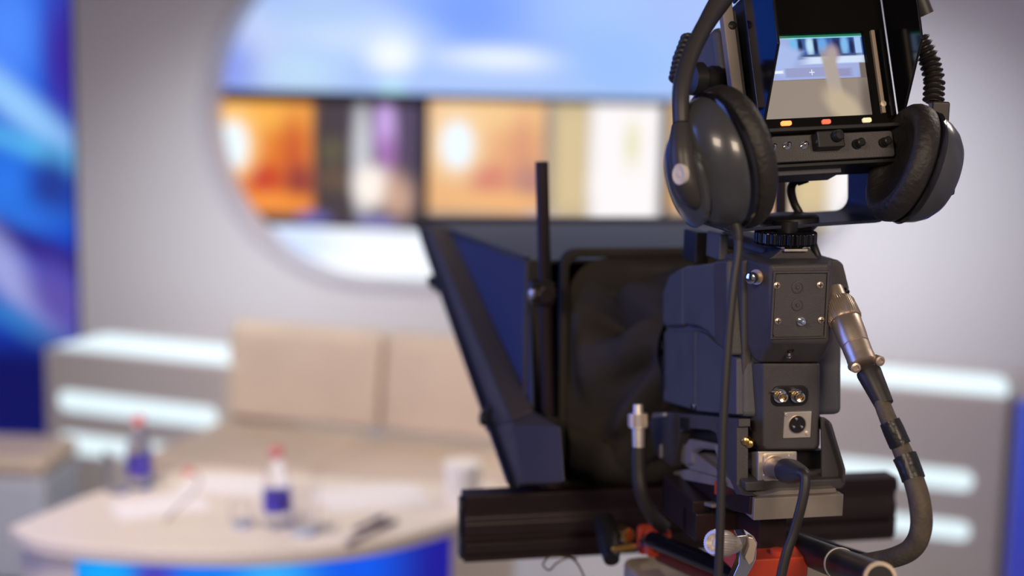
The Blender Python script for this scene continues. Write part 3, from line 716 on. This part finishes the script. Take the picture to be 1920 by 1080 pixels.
# cloth shroud
b = B(RG); rings = []; nR = 44; NS = 96
cx0, cz0 = (x0+x1)/2, (z0+z1)/2
x2, x3, z2, z3 = RG.rect(1232, 545, 1440, 800, .30)
lens = RG.Y(1325, 655, .27)
for i in range(nR+1):
    t_ = i/nR; s_ = t_**.8; y = yb-.010-(yb-.010-.275)*t_
    sag = math.sin(math.pi*min(1, t_*1.1))*.022
    ring_ = []
    for k in range(NS):
        th = 2*math.pi*k/NS; c, sn = math.cos(th), math.sin(th)
        ex = .35+.65*s_
        ax = (x1-x0)/2-.008; az = (z1-z0)/2-.008
        Rx = ax*(1-s_)+.058*s_; Rz = az*(1-s_)+.062*s_
        X_ = (cx0*(1-s_)+lens.x*s_)+Rx*math.copysign(abs(c)**ex, c); Z_ = (cz0*(1-s_)+lens.z*s_)+Rz*math.copysign(abs(sn)**ex, sn)
        env = math.sin(math.pi*min(1, max(0, t_)))
        nz = noise.noise(Vector((c*2.2, sn*2.2, t_*1.6)))*.040 + noise.noise(Vector((c*5+7, sn*5, t_*2.4)))*.022
        fold = abs(math.sin(th*4+t_*3))*.014
        k_ = (nz+fold)*env
        Z_ -= sag*(1 if sn > 0 else .6)
        ring_.append((X_+c*k_, y, Z_+sn*k_))
    rings.append(ring_)
b.loft(rings, cap=False)
tp.part('lens_shroud', b, cloth, smooth=80, sub=1, label='wrinkled black cloth shroud')
# loose bottom flap
b = B(RG); rings = []
for i in range(13):
    t_ = i/12; px = 1065+t_*215; row = []
    top = P(px, 800+60*t_, yb-.03-.04*t_); bot = P(px, 872+34*math.sin(math.pi*min(1, t_*1.15)*.9)+(10 if t_ > .2 else 0), yb-.02-.03*t_)
    for j in range(7):
        u = j/6; q = top.lerp(bot, u); q.y += -.018*math.sin(math.pi*u)+.006*math.sin(t_*9+u*4); row.append(q)
    rings.append(row+[r_+Vector((0, .003, 0)) for r_ in row[::-1]])
b.loft(rings)
tp.part('shroud_flap', b, cloth, smooth=80)
tp.finish()

# upright rods with clamps
def rod(pt, pb2, y, r, knobs, lab, grp='upright rods of the teleprompter'):
    t = Thing('upright_rod', lab, 'rod', RG, grp)
    a = P(*pt, y); c = P(*pb2, y)
    t.part('rod', B(RG).cyl(c, a, r, seg=28), blackmetal, bevel=.0008)
    t.part('foot', B(RG).lathe(c-Vector((0, 0, .003)), (0, 0, 1), [(0, .016), (.010, .016), (.013, .011), (.02, .010)], 24), maroon)
    for kx, ky in knobs:
        q = P(kx, ky, y-.012)
        t.part('clamp', B(RG).rbox(q.x-.016, q.x+.012, q.y-.004, q.y+.022, q.z-.014, q.z+.014, .004), black, bevel=.001)
        k = t.part('knob', B(RG).lathe(q+Vector((0, -.003, 0)), (0, -1, 0), [(0, .009), (.002, .012), (.010, .012), (.012, .009)], flute=.12, nfl=12), blackmetal)
        t.part('ferrule', B(RG).lathe(q+Vector((-.012, -.002, 0)), (-1, -.5, 0), [(0, .006), (.007, .006), (.008, .004)], 20), silver_dull, label='brass-toned ferrule')
    t.finish()
rod((1016, 303), (1031, 905), YR-.0+.020, .0080, ((1021, 550), (1028, 803)), 'tall black rod with two knobs at the left of the teleprompter')
rod((1464, 285), (1462, 894), YR+.022, .0078, (), 'tall black rod behind the camera seen below the viewfinder')

# ------------------------------------------------------------------ lens control cable
t = Thing('lens_control_cable', 'black cable with a silver plug rising from the red clamps, left of the camera', 'cable', RG)
def pts(l): return [RG.D(a, b_, d_) for a, b_, d_ in l]
pp = pts([(1197, 838, 1.56), (1197, 880, 1.56), (1203, 925, 1.56), (1222, 965, 1.57), (1245, 990, 1.58)])
t.part('cable', B(RG).tube(pp, .0085), rubber)
a = RG.D(1196, 758, 1.56); c = RG.D(1197, 842, 1.56)
L_ = (c-a).length; dr = (c-a)
k = t.part('plug', B(RG).lathe(a, dr, [(0, .0055), (.010, .0060), (.010, .0105), (.026, .0105), (.026, .0072), (L_, .0068)], 28), silver, label='silver plug')
t.part('knurled_ring', B(RG).lathe(a+dr.normalized()*.011, dr, [(0, .0112), (.013, .0112)], flute=.07, nfl=20), silver_dull, parent=k)
t.finish()

# ------------------------------------------------------------------ multicore cable with big metal plug
t = Thing('multicore_camera_cable', 'thick olive-brown camera cable with large nickel plug and black tape at the right', 'cable', RG)
a = RG.D(1571, 566, 1.365); c = RG.D(1619, 684, 1.325); dr = (c-a).normalized(); L_ = (c-a).length
t.part('plug_neck', B(RG).lathe(a-dr*.014, dr, [(0, .010), (.016, .010), (.016, .013)], 32), silver_dull)
k = t.part('knurled_ring', B(RG).lathe(a-dr*.001, dr, [(0, .0135), (.004, .0155), (.021, .0164), (.023, .0158)], flute=.035, nfl=44), silver_dull, label='knurled nickel locking ring')
k = t.part('plug_barrel', B(RG).lathe(a+dr*.022, dr, [(0, .0143), (.003, .0148), (.018, .0143), (.028, .0134), (.0285, .0126), (.0293, .0126), (.030, .0134), (L_-.024, .0130)], 40), silver_dull, label='satin nickel plug barrel')
cl = a+dr*(L_-.003)
t.part('strain_clamp', B(RG).lathe(cl-dr*.006, dr, [(0, .0134), (.008, .0136), (.010, .010)], 32), silver_dull)
for sx in (-1, 1):
    q = cl+Vector((sx*.012, -.009, .003*sx)); t.part('clamp_lug', B(RG).lathe(q, (sx*.1, -1, .0), [(-.006, .0048), (.003, .0048), (.0035, .0030), (.002, .0025)], 18), silver_dull)
e = RG.D(1658, 759, 1.31); s_ = RG.D(1627, 694, 1.325); dd = (e-s_)
t.part('boot', B(RG).lathe(s_, dd, [(0, .0112), (.003, .0118), (dd.length*.5, .0105), (dd.length, .0090), (dd.length+.001, .007)], 32), rubber, label='black rubber boot')
path = [(1650, 745, 1.312), (1663, 780, 1.305), (1685, 830, 1.30), (1708, 885, 1.29), (1724, 940, 1.28), (1727, 990, 1.28), (1712, 1026, 1.29), (1680, 1044, 1.31), (1635, 1053, 1.34), (1585, 1060, 1.37)]
t.part('jacket', B(RG).tube(pts(path), [.0075, .0078, .0085, .0095, .0100, .0100, .0098, .0095, .0090, .0088], 18, 8), cablebrown)
t.part('tape_wrap', B(RG).tube(pts([(1668, 790, 1.303), (1676, 808, 1.301), (1688, 835, 1.299)]), [.0094, .0100, .0100], 18, 6), tape, label='torn black tape wrap')
t.part('tape_wrap', B(RG).tube(pts([(1696, 855, 1.296), (1705, 876, 1.292), (1713, 899, 1.288)]), [.0112, .0108, .0108], 18, 6), tape)
t.finish()
# XLR cable
t = Thing('audio_cable', 'black audio cable plugged into the silver socket box, hanging in front', 'cable', RG)
a = P(1450, 878, .010); dr = Vector((.8, -.55, -.18)).normalized()
c = RG.D(1508, 889, 1.30); dr = (c-a).normalized(); L_ = (c-a).length
t.part('plug_shell', B(RG).lathe(a, dr, [(0, .0098), (L_*.38, .0098), (L_*.38, .0092)], 32), silver_dull, label='silver plug sleeve')
t.part('plug_boot', B(RG).lathe(a, dr, [(L_*.36, .0102), (L_*.42, .0118), (L_*.62, .0118), (L_*.85, .0088), (L_, .0060), (L_+.003, .002)], 32), mat('dark_grey_rubber_boot', (.035, .036, .042), .4))
t.part('wire', B(RG).tube(pts([(1500, 886, 1.295), (1509, 892, 1.29), (1509, 915, 1.288), (1502, 950, 1.288), (1488, 1000, 1.29), (1474, 1040, 1.29), (1462, 1095, 1.29), (1455, 1150, 1.29)]), .0048, 14, 8), rubber)
t.finish()

# ------------------------------------------------------------------ red clamps and rods at the bottom
t = Thing('rod_clamp', 'pair of red square clamp plates holding the lower rod', 'clamp', RG)
for a, b_, c, d_, dep in ((1197, 986, 1236, 1042, 1.62), (1212, 993, 1260, 1046, 1.585)):
    f = RG; p = f.D(a, b_, dep); q = f.D(c, d_, dep)
    t.part('clamp_plate', B(f).rbox(p.x, q.x, p.y-.006, p.y+.006, q.z, p.z, .005), red, bevel=.0015)
t.part('spacer', B(RG).cyl(RG.D(1214, 1014, 1.62), RG.D(1236, 1020, 1.585), .010), black)
t.finish()
def barrod(p0, p1, r, name, label, m=blackmetal, extra=None, grp=None):
    t = Thing(name, label, 'rod', RG, grp); a = RG.D(*p0); c = RG.D(*p1)
    t.part('tube', B(RG).cyl(a, c, r, seg=32), m, bevel=.0006)
    if extra: extra(t, a, c, r)
    t.finish()
def ringcap(t, a, c, r):
    d_ = (c-a).normalized()
    t.part('end_ring', B(RG).lathe(c, d_, [(-.003, r*1.03), (.001, r*1.03), (.001, r*.8), (-.004, r*.78)], 32), silver_dull, label='metal end ring')
    q = a+(c-a)*.62; t.part('zip_tie', B(RG).lathe(q, d_, [(-.0015, r*1.06), (.0015, r*1.06)], 32), mat('clear_grey_zip_tie', (.5, .46, .42), .4), label='pale zip tie')
barrod((1222, 1012, 1.575), (1420, 1092, 1.38), .0095, 'support_rod', 'glossy black rod from the red clamps, along the bottom edge', mat('glossy_black_rod', (.02, .02, .03), .12, metal=.7))
barrod((1240, 1040, 1.60), (1400, 1110, 1.40), .009, 'support_rod', 'dark red rod underneath the glossy black rod', mat('dark_red_rod', (.12, .015, .01), .35, metal=.3))
barrod((1478, 1020, 1.50), (1650, 1086, 1.20), .0145, 'pan_handle', 'black tube with metal end ring and zip tie at the lower right', black, ringcap)
barrod((1470, 1000, 1.58), (1640, 1052, 1.42), .006, 'support_rod', 'thin black bar behind the tube at the lower right', black)
# knurled knob clamp
t = Thing('thumb_screw_clamp', 'silver knurled thumb screw with a metal clamp at the bottom centre', 'clamp', RG)
a = RG.D(1338, 1017, 1.30); c = RG.D(1384, 1022, 1.33); dr = (c-a).normalized()
t.part('thumb_screw', B(RG).lathe(a, dr, [(.005, .0055), (.001, .0078), (0, .0085), (0, .0112), (.003, .0125), (.020, .0125), (.022, .0105)], flute=.05, nfl=30), silver, label='knurled silver knob')
t.part('thread', B(RG).lathe(a, dr, [(.020, .0075), (.026, .0075), (.026, .0085), (.034, .0085), (.034, .006), (.05, .006)], 24), silver)
q = RG.D(1392, 1030, 1.33)
b = B(RG); lv = [RG.D(*v, 1.325) for v in ((1380, 1004), (1398, 1002), (1421, 1018), (1418, 1050), (1398, 1088), (1370, 1092), (1385, 1058), (1386, 1028))]
b.loft([lv, [v+Vector((.004, .018, 0)) for v in lv]]); t.part('clamp_jaw', b, steel, bevel=.0015)
b = B(RG); lv = [RG.D(*v, 1.31) for v in ((1402, 1006), (1412, 1008), (1420, 1022), (1414, 1052), (1404, 1062), (1396, 1046), (1404, 1024))]
b.loft([lv, [v+Vector((.002, .008, 0)) for v in lv]]); t.part('clamp_lever', b, silver_dull, bevel=.001)
t.finish()
# red fittings behind
t = Thing('red_fitting', 'small red metal fitting behind the thumb screw', 'fitting', RG)
for (x0_, y0_, x1_, y1_) in ((1386, 978, 1422, 992), (1392, 990, 1432, 1004)):
    p = RG.D(x0_, y0_, 1.50); q = RG.D(x1_, y1_, 1.50); t.part('lug', B(RG).rbox(p.x, q.x, p.y, p.y+.03, q.z, p.z, .003), red, bevel=.001)
t.finish()
t = Thing('lever_arm', 'black lever standing against the rail left of the red clamps', 'lever', RG)
p = RG.D(1133, 975, 1.66); q = RG.D(1147, 1050, 1.60); t.part('arm', B(RG).tube([p, p.lerp(q, .5), q], [.012, .0135, .009]), black)
q2 = RG.D(1165, 998, 1.64); t.part('brass_knob', B(RG).lathe(q2, (.3, -1, 0), [(0, .009), (.014, .009), (.015, .006)], 20), gold, label='brass-coloured knob')
q2 = RG.D(1190, 1024, 1.60); t.part('brass_screw', B(RG).lathe(q2, (-1, -.2, 0), [(0, .004), (.028, .004), (.03, .002)], 16), gold); t.finish()
t = Thing('loose_wire', 'thin dark wire loop dangling under the left half of the rail', 'wire', RG)
t.part('w', B(RG).tube(pts([(1082, 1048, 1.62), (1060, 1044, 1.61), (1032, 1044, 1.60), (1018, 1058, 1.60), (1030, 1069, 1.60), (1044, 1056, 1.61), (1068, 1046, 1.61), (1086, 1062, 1.6), (1100, 1095, 1.6)]), .0011, 8, 8), mat('bronze_wire', (.1, .08, .06), .4, metal=.4)); t.finish()
t = Thing('loose_cable', 'thin black cable loop behind the right end of the rail', 'cable', RG)
t.part('c', B(RG).tube(pts([(1590, 1062, 1.5), (1592, 1044, 1.5), (1604, 1036, 1.5), (1618, 1040, 1.5), (1626, 1056, 1.5), (1632, 1075, 1.5)]), .0026, 8, 8), rubber); t.finish()

# pedestal carrying everything
t = Thing('camera_pedestal', 'studio pedestal head with worn grey-tan top under the camera rig', 'pedestal', RG)
zt_ = RG.D(1240, 1052, 1.62).z
c0 = RG.Y(1330, 1060, .22); cc = Vector((c0.x, .22, 0))
fl = (RG.I @ Vector((0, 0, 0))).z
pA = RG.Z(1172, 1054, zt_-.0); 
t.part('head_top', B(RG).rbox(pA.x, pA.x+.24, .10, pA.y+.02, zt_-.05, zt_-.001, .02, ax='z'), wood, bevel=.004)
t.part('column', B(RG).cyl((cc.x, .22, fl+.12), (cc.x, .22, zt_-.05), .06, seg=40), blackmetal)
t.part('base', B(RG).lathe((cc.x, .22, fl), (0, 0, 1), [(0, .34), (.08, .34), (.12, .28), (.13, .08)], 48), black)
t.finish()

# ================================================================== VIEWFINDER MONITOR
VO = ray(1558, 240, 1.36)
VF = Frame(VO, HR, R_(3.3), R_(17.5))
YF = Frame(VO, HR, R_(3.3), 0)
vf = Thing('viewfinder_monitor', 'black studio viewfinder monitor with deep hood and lit screen on top of the camera', 'monitor', VF)
def V(px, py, y=0): return VF.Y(px, py, y)
xl = V(1431, 238).x; xr = V(1686, 232).x
zb = V(1560, 245).z; 
zs0 = V(1560, 219).z; zs1 = V(1560, 62).z; sx0 = V(1425, 200).x; sx1 = V(1637, 200).x
zt = zs1+.045; CD = .055
vf.part('case', B(VF).box(xl, xr, .006, CD, zb-.030, zt), black, bevel=.004, seg=3)
vf.part('bezel', B(VF).plate_hole([(xl+.002, zb+.001), (xr-.002, zb+.001), (xr-.002, zt), (xl+.002, zt)], [(sx0, zs0), (sx1, zs0), (sx1, zs1), (sx0, zs1)], -.002, .006), mat('matt_black_bezel', (.003, .003, .003), .5, spec=.05), bevel=.0008)
# screen picture, with a beige reflection painted into its lower part
W_, H_ = sx1-sx0, zs1-zs0
def su(px, py):
    p = V(px, py, .004); return ((p.x-sx0)/W_, (p.z-zs0)/H_)
def E(k, px, py, rx, ry, col, soft, ang=0):
    u, v = su(px, py); s_ = abs(V(px+10, py, .004).x-V(px, py, .004).x)/10; return (k, u, v, rx*s_/W_, ry*s_/H_*1.05, col, soft, ang)
uu, vv = su(1620, 148); vt = su(1540, 70)[1]; vb_ = su(1540, 148)[1]
items = [('b', .5, (vt+vb_)/2, .445, (vt-vb_)/2, (165, 178, 228), .015)]
items += [E('b', 1560, 88, 68, 20, (60, 95, 165), .08), E('e', 1487, 84, 8, 13, (120, 190, 240), .6), E('e', 1518, 86, 7, 17, (190, 228, 252), .6), E('e', 1541, 84, 9, 14, (110, 170, 235), .6),
          E('e', 1500, 86, 4, 14, (20, 35, 75), .6), E('e', 1529, 86, 4, 16, (20, 35, 75), .6), E('b', 1570, 88, 8, 18, (28, 45, 95), .5), E('e', 1583, 84, 7, 18, (130, 190, 242), .6), E('e', 1597, 88, 4, 16, (22, 35, 80), .6),
          E('b', 1609, 88, 6, 19, (165, 200, 245), .2), E('b', 1555, 104, 62, 2.5, (70, 85, 130), .4), E('b', 1568, 112, 58, 6, (215, 232, 255), .3), E('b', 1462, 112, 30, 25, (172, 192, 240), .3, -.5),
          E('b', 1510, 136, 38, 8, (155, 162, 205), .1), E('b', 1458, 136, 10, 2.5, (240, 248, 255), .3), E('b', 1575, 136, 22, 7, (150, 150, 195), .3),
          E('b', 1522, 136, 5, .8, (235, 240, 250), .1), E('b', 1522, 136, .8, 5, (235, 240, 250), .1),
          E('b', 1540, 66, 82, 3, (28, 120, 85), .3), E('b', 1540, 70.5, 80, .9, (150, 220, 235), .3),
          ('b', .5, vb_/2-.01, .56, vb_/2+.004, (152, 138, 126), .02), E('e', 1560, 100, 12, 14, (175, 155, 165), .7), E('b', 1562, 150, 13, 48, (178, 165, 155), .35, .06), E('e', 1582, 200, 26, 34, (196, 178, 150), .5, .5),  # beige block and streaks: reflection on the glass, painted as emission
          E('e', 1628, 190, 12, 40, (110, 98, 90), .8)]
k = vf.part('screen', B(VF).box(sx0+.0002, sx1-.0002, .0035, .0060, zs0+.0002, zs1-.0002), picture('viewfinder_picture_with_reflection', (118, 108, 100), items, .95, gloss=.12), label='lit screen showing the studio set above a painted beige reflection')
# strip and side rail to the right of the screen
x0, x1, z0, z1 = VF.rect(1640, 62, 1650, 220, 0); vf.part('inner_trim', B(VF).box(sx1+.006, sx1+.010, -.006, .001, zs0, zs1), mat('trim_tan', (.25, .2, .16), .4), bevel=.0008)
vf.part('inner_trim', B(VF).box(sx1+.013, sx1+.0155, -.010, .001, zs0-.004, zs1), gloss, bevel=.0005)
q = V(1655, 195, -.004); vf.part('screw', B(VF).lathe(q, (0, -1, 0), [(0, .0035), (.002, .003), (.0022, 0)], 16), silver_dull)
# bottom sill with lamps
vf.part('sill', B(VF).box(xl, xr, -.014, .006, zb-.002, zb+.002), black, bevel=.0008)
def lamp(px, py, w_, col, st, lab):
    p = V(px, py, -.002); s_ = .0052
    vf.part('tally_lamp', B(VF).rbox(p.x-w_/2, p.x+w_/2, -.0045, -.001, p.z-.0022, p.z+.0022, .0015), mat('lamp_'+lab.split()[0], col, .4, emis=col, estr=st), label=lab)
lamp(1473, 232, .0105, (1, .27, .07), 1.7, 'glowing orange lamp')
lamp(1548, 229, .0088, (.9, .13, .07), .8, 'red lamp')
lamp(1624, 226, .0090, (.85, .66, .42), .7, 'cream lamp')
# control panel
x0, x1, z0, z1 = xl+.004, V(1672, 280).x, V(1560, 302).z, zb-.004
vf.part('control_panel', B(VF).rbox(x0, x1, -.006, .02, z0, z1, .003), plastic, bevel=.0012, label='brownish grey control panel')
for px, py in ((1447, 277), (1474, 274), (1506, 273)):
    k = vf.part('toggle_switch', B(VF).lathe(V(px, py, -.006), (0, -1, 0), [(0, .0036), (.0015, .0036), (.0015, .002), (.008, .0024), (.009, .001)], 18), steel)
for px, py in ((1605, 271), (1655, 268)):
    vf.part('control_knob', B(VF).lathe(V(px, py, -.006), (.15, -1, 0), [(0, .0048), (.003, .0048), (.003, .0040), (.010, .0042), (.011, .003)], 22), black)
x0, x1, z0, z1 = VF.rect(1533, 244, 1584, 276, -.02)
k = vf.part('connector_block', B(VF).box(x0, x1, -.020, -.004, z0, z1), black, bevel=.0015)
vf.part('block_knob', B(VF).lathe(V(1568, 256, -.020), (.1, -1, 0), [(0, .0058), (.002, .0058), (.006, .0052), (.0075, .004), (.0078, 0)], 24), black, parent=k)
vf.part('lower_lip', B(VF).box(xl+.004, xr-.006, -.002, CD-.01, zb-.0345, zb-.0305), black, bevel=.001)
# hood: two wings and top
wing = [VF.X(*v, xr) for v in ((1685, 238), (1700, 170), (1727, 72), (1718, 0))]
w2 = [(0, zb)] + [(p.y, p.z) for p in wing[1:]]
top = w2[-1]; dirv = Vector(w2[-1])-Vector(w2[-2])
w2.append((w2[-1][0]-.004, zt+.02)); w2 += [(.03, zt+.02), (.03, zt-.002), (.0, zt-.002)]
w2[1] = tuple(Vector(w2[0]).lerp(Vector(w2[2]), .45))
vf.part('hood_wing', B(VF).prism(w2, 'x', xr, xr+.0028), gloss, bevel=.0008)
vf.part('hood_wing', B(VF).prism(w2, 'x', xl-.0028, xl), gloss, bevel=.0008)
vf.part('hood_top', B(VF).box(xl-.0028, xr+.0028, top[0]-.004, .05, zt+.018, zt+.021), gloss, bevel=.0008)
yb0 = w2[2][0]
# side strut (left flank)
s0 = [V(a, b_, .03) for a, b_ in ((1361, 20), (1380, 15), (1404, 190), (1404, 240), (1384, 150))]
x_s = VF.Y(1392, 150, .03).x
sp_ = [VF.Y(*v, .035) for v in ((1361, 22), (1378, 20), (1395, 190), (1372, 165))]
vf.part('side_strut', B(VF).box(V(1363, 100, .02).x, V(1384, 100, .02).x, .018, .03, V(1375, 215, .04).z, V(1375, 12, .04).z), tan, bevel=.0015, label='worn tan side strut')
vf.part('side_box', B(VF).box(V(1385, 100, .02).x, xl-.003, .022, .055, zb-.01, zt-.01), plastic, bevel=.002)
screw(1373, 48, .018, .0042, vf, black, fr=VF)
# blue-lit back shell left
vf.part('rear_shell', B(VF).box(V(1310, 80, .10).x, xl, .0555, .14, V(1330, 215, .10).z, zt-.015), plastic_b, bevel=.01, seg=4)
vf.part('pivot_knob', B(VF).lathe(V(1350, 150, .06), (-1, -.25, 0), [(-.02, .012), (.004, .012), (.004, .014), (.010, .014), (.010, .0125), (.022, .0125), (.024, .017), (.036, .016), (.038, .01)], 32), black)
# grey bracket below the panel
x0, x1, z0, z1 = VF.rect(1447, 311, 1578, 327, .012); vf.part('mount_plate', B(VF).box(x0, x1, .012, .045, z0, z1), plastic_b, bevel=.001)
vf.finish()
# yoke
yk = Thing('viewfinder_yoke', 'dark blue-black U-shaped yoke holding the viewfinder monitor', 'bracket', YF)
yy = .045
ax0 = YF.Y(1279, 380, yy+.065).x; ax1 = YF.Y(1648, 380, yy).x
zbot = YF.Y(1480, 421, yy).z; ztop_ = YF.Y(1480, 250, yy).z
b = B(YF); o = rrect(ax0, ax1, zbot, zbot+.19, .014)
# U outline as a swept strip
th = .0035; Rc = .018
def upath(o_):
    pts_ = [(ax0+o_, ztop_)]
    for k in range(9):
        t_ = math.pi+math.pi/2*k/8; pts_.append((ax0+Rc+(Rc-o_)*math.cos(t_), zbot+Rc+(Rc-o_)*math.sin(t_)))
    for k in range(9):
        t_ = 1.5*math.pi+math.pi/2*k/8; pts_.append((ax1-Rc+(Rc-o_)*math.cos(t_), zbot+Rc+(Rc-o_)*math.sin(t_)))
    pts_.append((ax1-o_, ztop_)); return pts_
po, pi_ = upath(0), upath(th)
rg = []
for a, c in zip(po, pi_): rg.append([(a[0], yy-.030, a[1]), (c[0], yy-.030, c[1]), (c[0], yy+.065, c[1]), (a[0], yy+.065, a[1])])
b.loft(rg); yk.part('bracket', b, mat('navy_black_painted_steel', (.018, .024, .05), .35), bevel=.0008)
yk.part('swivel_disc', B(YF).lathe(YF.Y(1480, 421, yy)+Vector((0, 0, 0)), (0, 0, 1), [(-.008, .022), (-.004, .026), (0, .030), (.008, .029), (.010, .026)], 48), black)
yk.finish()
t = Thing('locking_wheel', 'black fluted locking wheel between the viewfinder yoke and camera top', 'knob', RG)
q = P(1473, 441, .055)
t.part('wheel', B(RG).lathe(q+Vector((0, 0, -.009)), (0, 0, 1), [(0, .029), (.002, .031), (.012, .031), (.014, .029)], flute=.07, nfl=24), gloss, bevel=.0006)
t.part('spindle', B(RG).cyl(q+Vector((0, 0, -.016)), q+Vector((0, 0, .014)), .012), black); t.finish()
t = Thing('viewfinder_cable', 'black cable dropping from the viewfinder behind the locking wheel', 'cable', RG)
t.part('wire', B(RG).tube(pts([(1520, 328, 1.42), (1495, 336, 1.42), (1484, 352, 1.43), (1488, 378, 1.44), (1500, 402, 1.44), (1518, 440, 1.43), (1528, 468, 1.42), (1536, 490, 1.42)]), .0042, 12, 8), rubber)
t.part('plug', B(RG).cyl(RG.D(1512, 331, 1.42), RG.D(1494, 337, 1.42), .0065), rubber); t.finish()

# ================================================================== HEADPHONES
HF = Frame(ray(1375, 300, 1.26), 0)
hp = Thing('headphones', 'dark grey over-ear headphones hung over the viewfinder hood', 'headphones', HF)
def HD(px, py, d_): return HF.D(px, py, d_)
def cup(cxy, n, rc, tag_):
    c = HD(*cxy); n = Vector(n).normalized()
    prof = lambda l: l
    ck = hp.part('ear_cushion', B(HF).lathe(c, n, [(-.004, rc*.55), (-.012, rc*.62), (-.018, rc*.78), (-.017, rc*.93), (-.008, rc*1.03), (.004, rc*1.0), (.008, rc*.9), (.008, rc*.3)], 64, sy=1.17), leather, smooth=60, sub=1)
    hp.part('driver_cloth', B(HF).lathe(c, n, [(-.003, rc*.6), (-.002, rc*.6)], 40, sy=1.17), cloth)
    hp.part('cup_rim', B(HF).lathe(c, n, [(.006, rc*.90), (.007, rc*.97), (.011, rc*.98), (.014, rc*.93), (.014, rc*.5)], 64, sy=1.17), gloss, smooth=50)
    k = hp.part('ear_cup', B(HF).lathe(c, n, [(.010, rc*.92), (.015, rc*.93), (.024, rc*.88), (.033, rc*.79), (.040, rc*.66), (.044, rc*.50), (.045, rc*.28), (.045, .0001)], 64, sy=1.17), greyshell, smooth=60)
    return c, n, k
cL, nL, kL = cup((1366, 298, 1.25), (-.88, -.40, -.27), .0555, 'l')
cR, nR_, kR = cup((1700, 308, 1.35), (.94, .14, -.30), .0495, 'r')
# outer shield of the left cup
q = cL+nL*.044
hp.part('cup_shield', B(HF).lathe(q-Vector((0, 0, .008)), nL, [(-.004, .030), (.002, .031), (.006, .026), (.008, .015), (.0085, .0001)], 48, sy=1.35), greyshell, smooth=60)
band_l = [(1277, 232, 1.225), (1276, 190, 1.228), (1280, 150, 1.235), (1296, 100, 1.25), (1322, 48, 1.27), (1352, 0, 1.29), (1400, -60, 1.31), (1470, -105, 1.33), (1550, -118, 1.35), (1630, -100, 1.37), (1695, -45, 1.38), (1730, 30, 1.385), (1752, 110, 1.385), (1758, 190, 1.38)]
hp.part('headband', B(HF).tube([HD(*v) for v in band_l[:12]], [.0078]*5+[.0095]*5+[.0078]*2, 16, 8, flat=1.5), bandplastic, smooth=60)
hp.part('band_arm', B(HF).tube([HD(1277, 236, 1.222), HD(1279, 290, 1.215), HD(1288, 345, 1.215), HD(1302, 374, 1.222), HD(1312, 388, 1.228)], [.0088, .0115, .0118, .0090, .003], 20, 8, flat=1.1), bandplastic, smooth=60)
q = HD(1274, 327, 1.203); lk = hp.part('logo_badge', B(HF).lathe(q, (-.75, -.66, 0), [(-.004, .0075), (.0008, .0075), (.0012, .0068), (.0008, .0062), (.0008, .002), (.0014, .0016), (.0014, 0)], 28, sy=1.2), mat('badge_silver', (.55, .5, .45), .6), label='round silver badge')
# ribbed sleeves
def sleeve(path, r, n):
    P_ = [HD(*v) for v in path]; b = B(HF); b.tube(P_, r*.72, 12, 6)
    for i in range(n):
        u = (i+.5)/n*(len(P_)-1); j = min(int(u), len(P_)-2); a = P_[j].lerp(P_[j+1], u-j); d_ = (P_[j+1]-P_[j]).normalized()
        L2 = (P_[-1]-P_[0]).length/n
        b.lathe(a-d_*L2*.45, d_, [(0, r*.72), (L2*.35, r*1.0), (L2*.5, r*1.02), (L2*.85, r*.72)], 16)
    hp.part('ribbed_sleeve', b, rubber, smooth=50)
sleeve([(1268, 152, 1.25), (1276, 112, 1.26), (1292, 70, 1.28)], .0075, 9)
sleeve([(1722, 70, 1.385), (1742, 110, 1.385), (1752, 150, 1.38), (1750, 192, 1.375)], .0105, 12)
b = B(HF); p = HD(1746, 190, 1.365); q = HD(1778, 250, 1.365); b.box(p.x, q.x, p.y-.006, p.y+.010, q.z, p.z)
hp.part('band_arm', b, bandplastic, bevel=.002)
b = B(HF); b.tube([HD(1762, 240, 1.372), cR+nR_*.04+Vector((0, 0, .012)), cR+nR_*.046-Vector((0, 0, .015))], [.009, .011, .006], 16, 6); hp.part('band_arm', b, bandplastic)
# cable out of the left cup
hp.part('cable_sleeve', B(HF).tube([HD(1374, 410, 1.24), HD(1382, 432, 1.24), HD(1384, 450, 1.24)], [.0062, .0052, .0045], 14, 5), rubber)
hp.part('cable', B(HF).tube([HD(*v) for v in ((1384, 445, 1.24), (1384, 475, 1.24), (1376, 530, 1.24), (1367, 620, 1.24), (1360, 720, 1.24), (1355, 820, 1.24), (1352, 920, 1.24), (1350, 1000, 1.24), (1346, 1100, 1.24), (1342, 1180, 1.24))], .0040, 12, 8), rubber)
hp.finish()
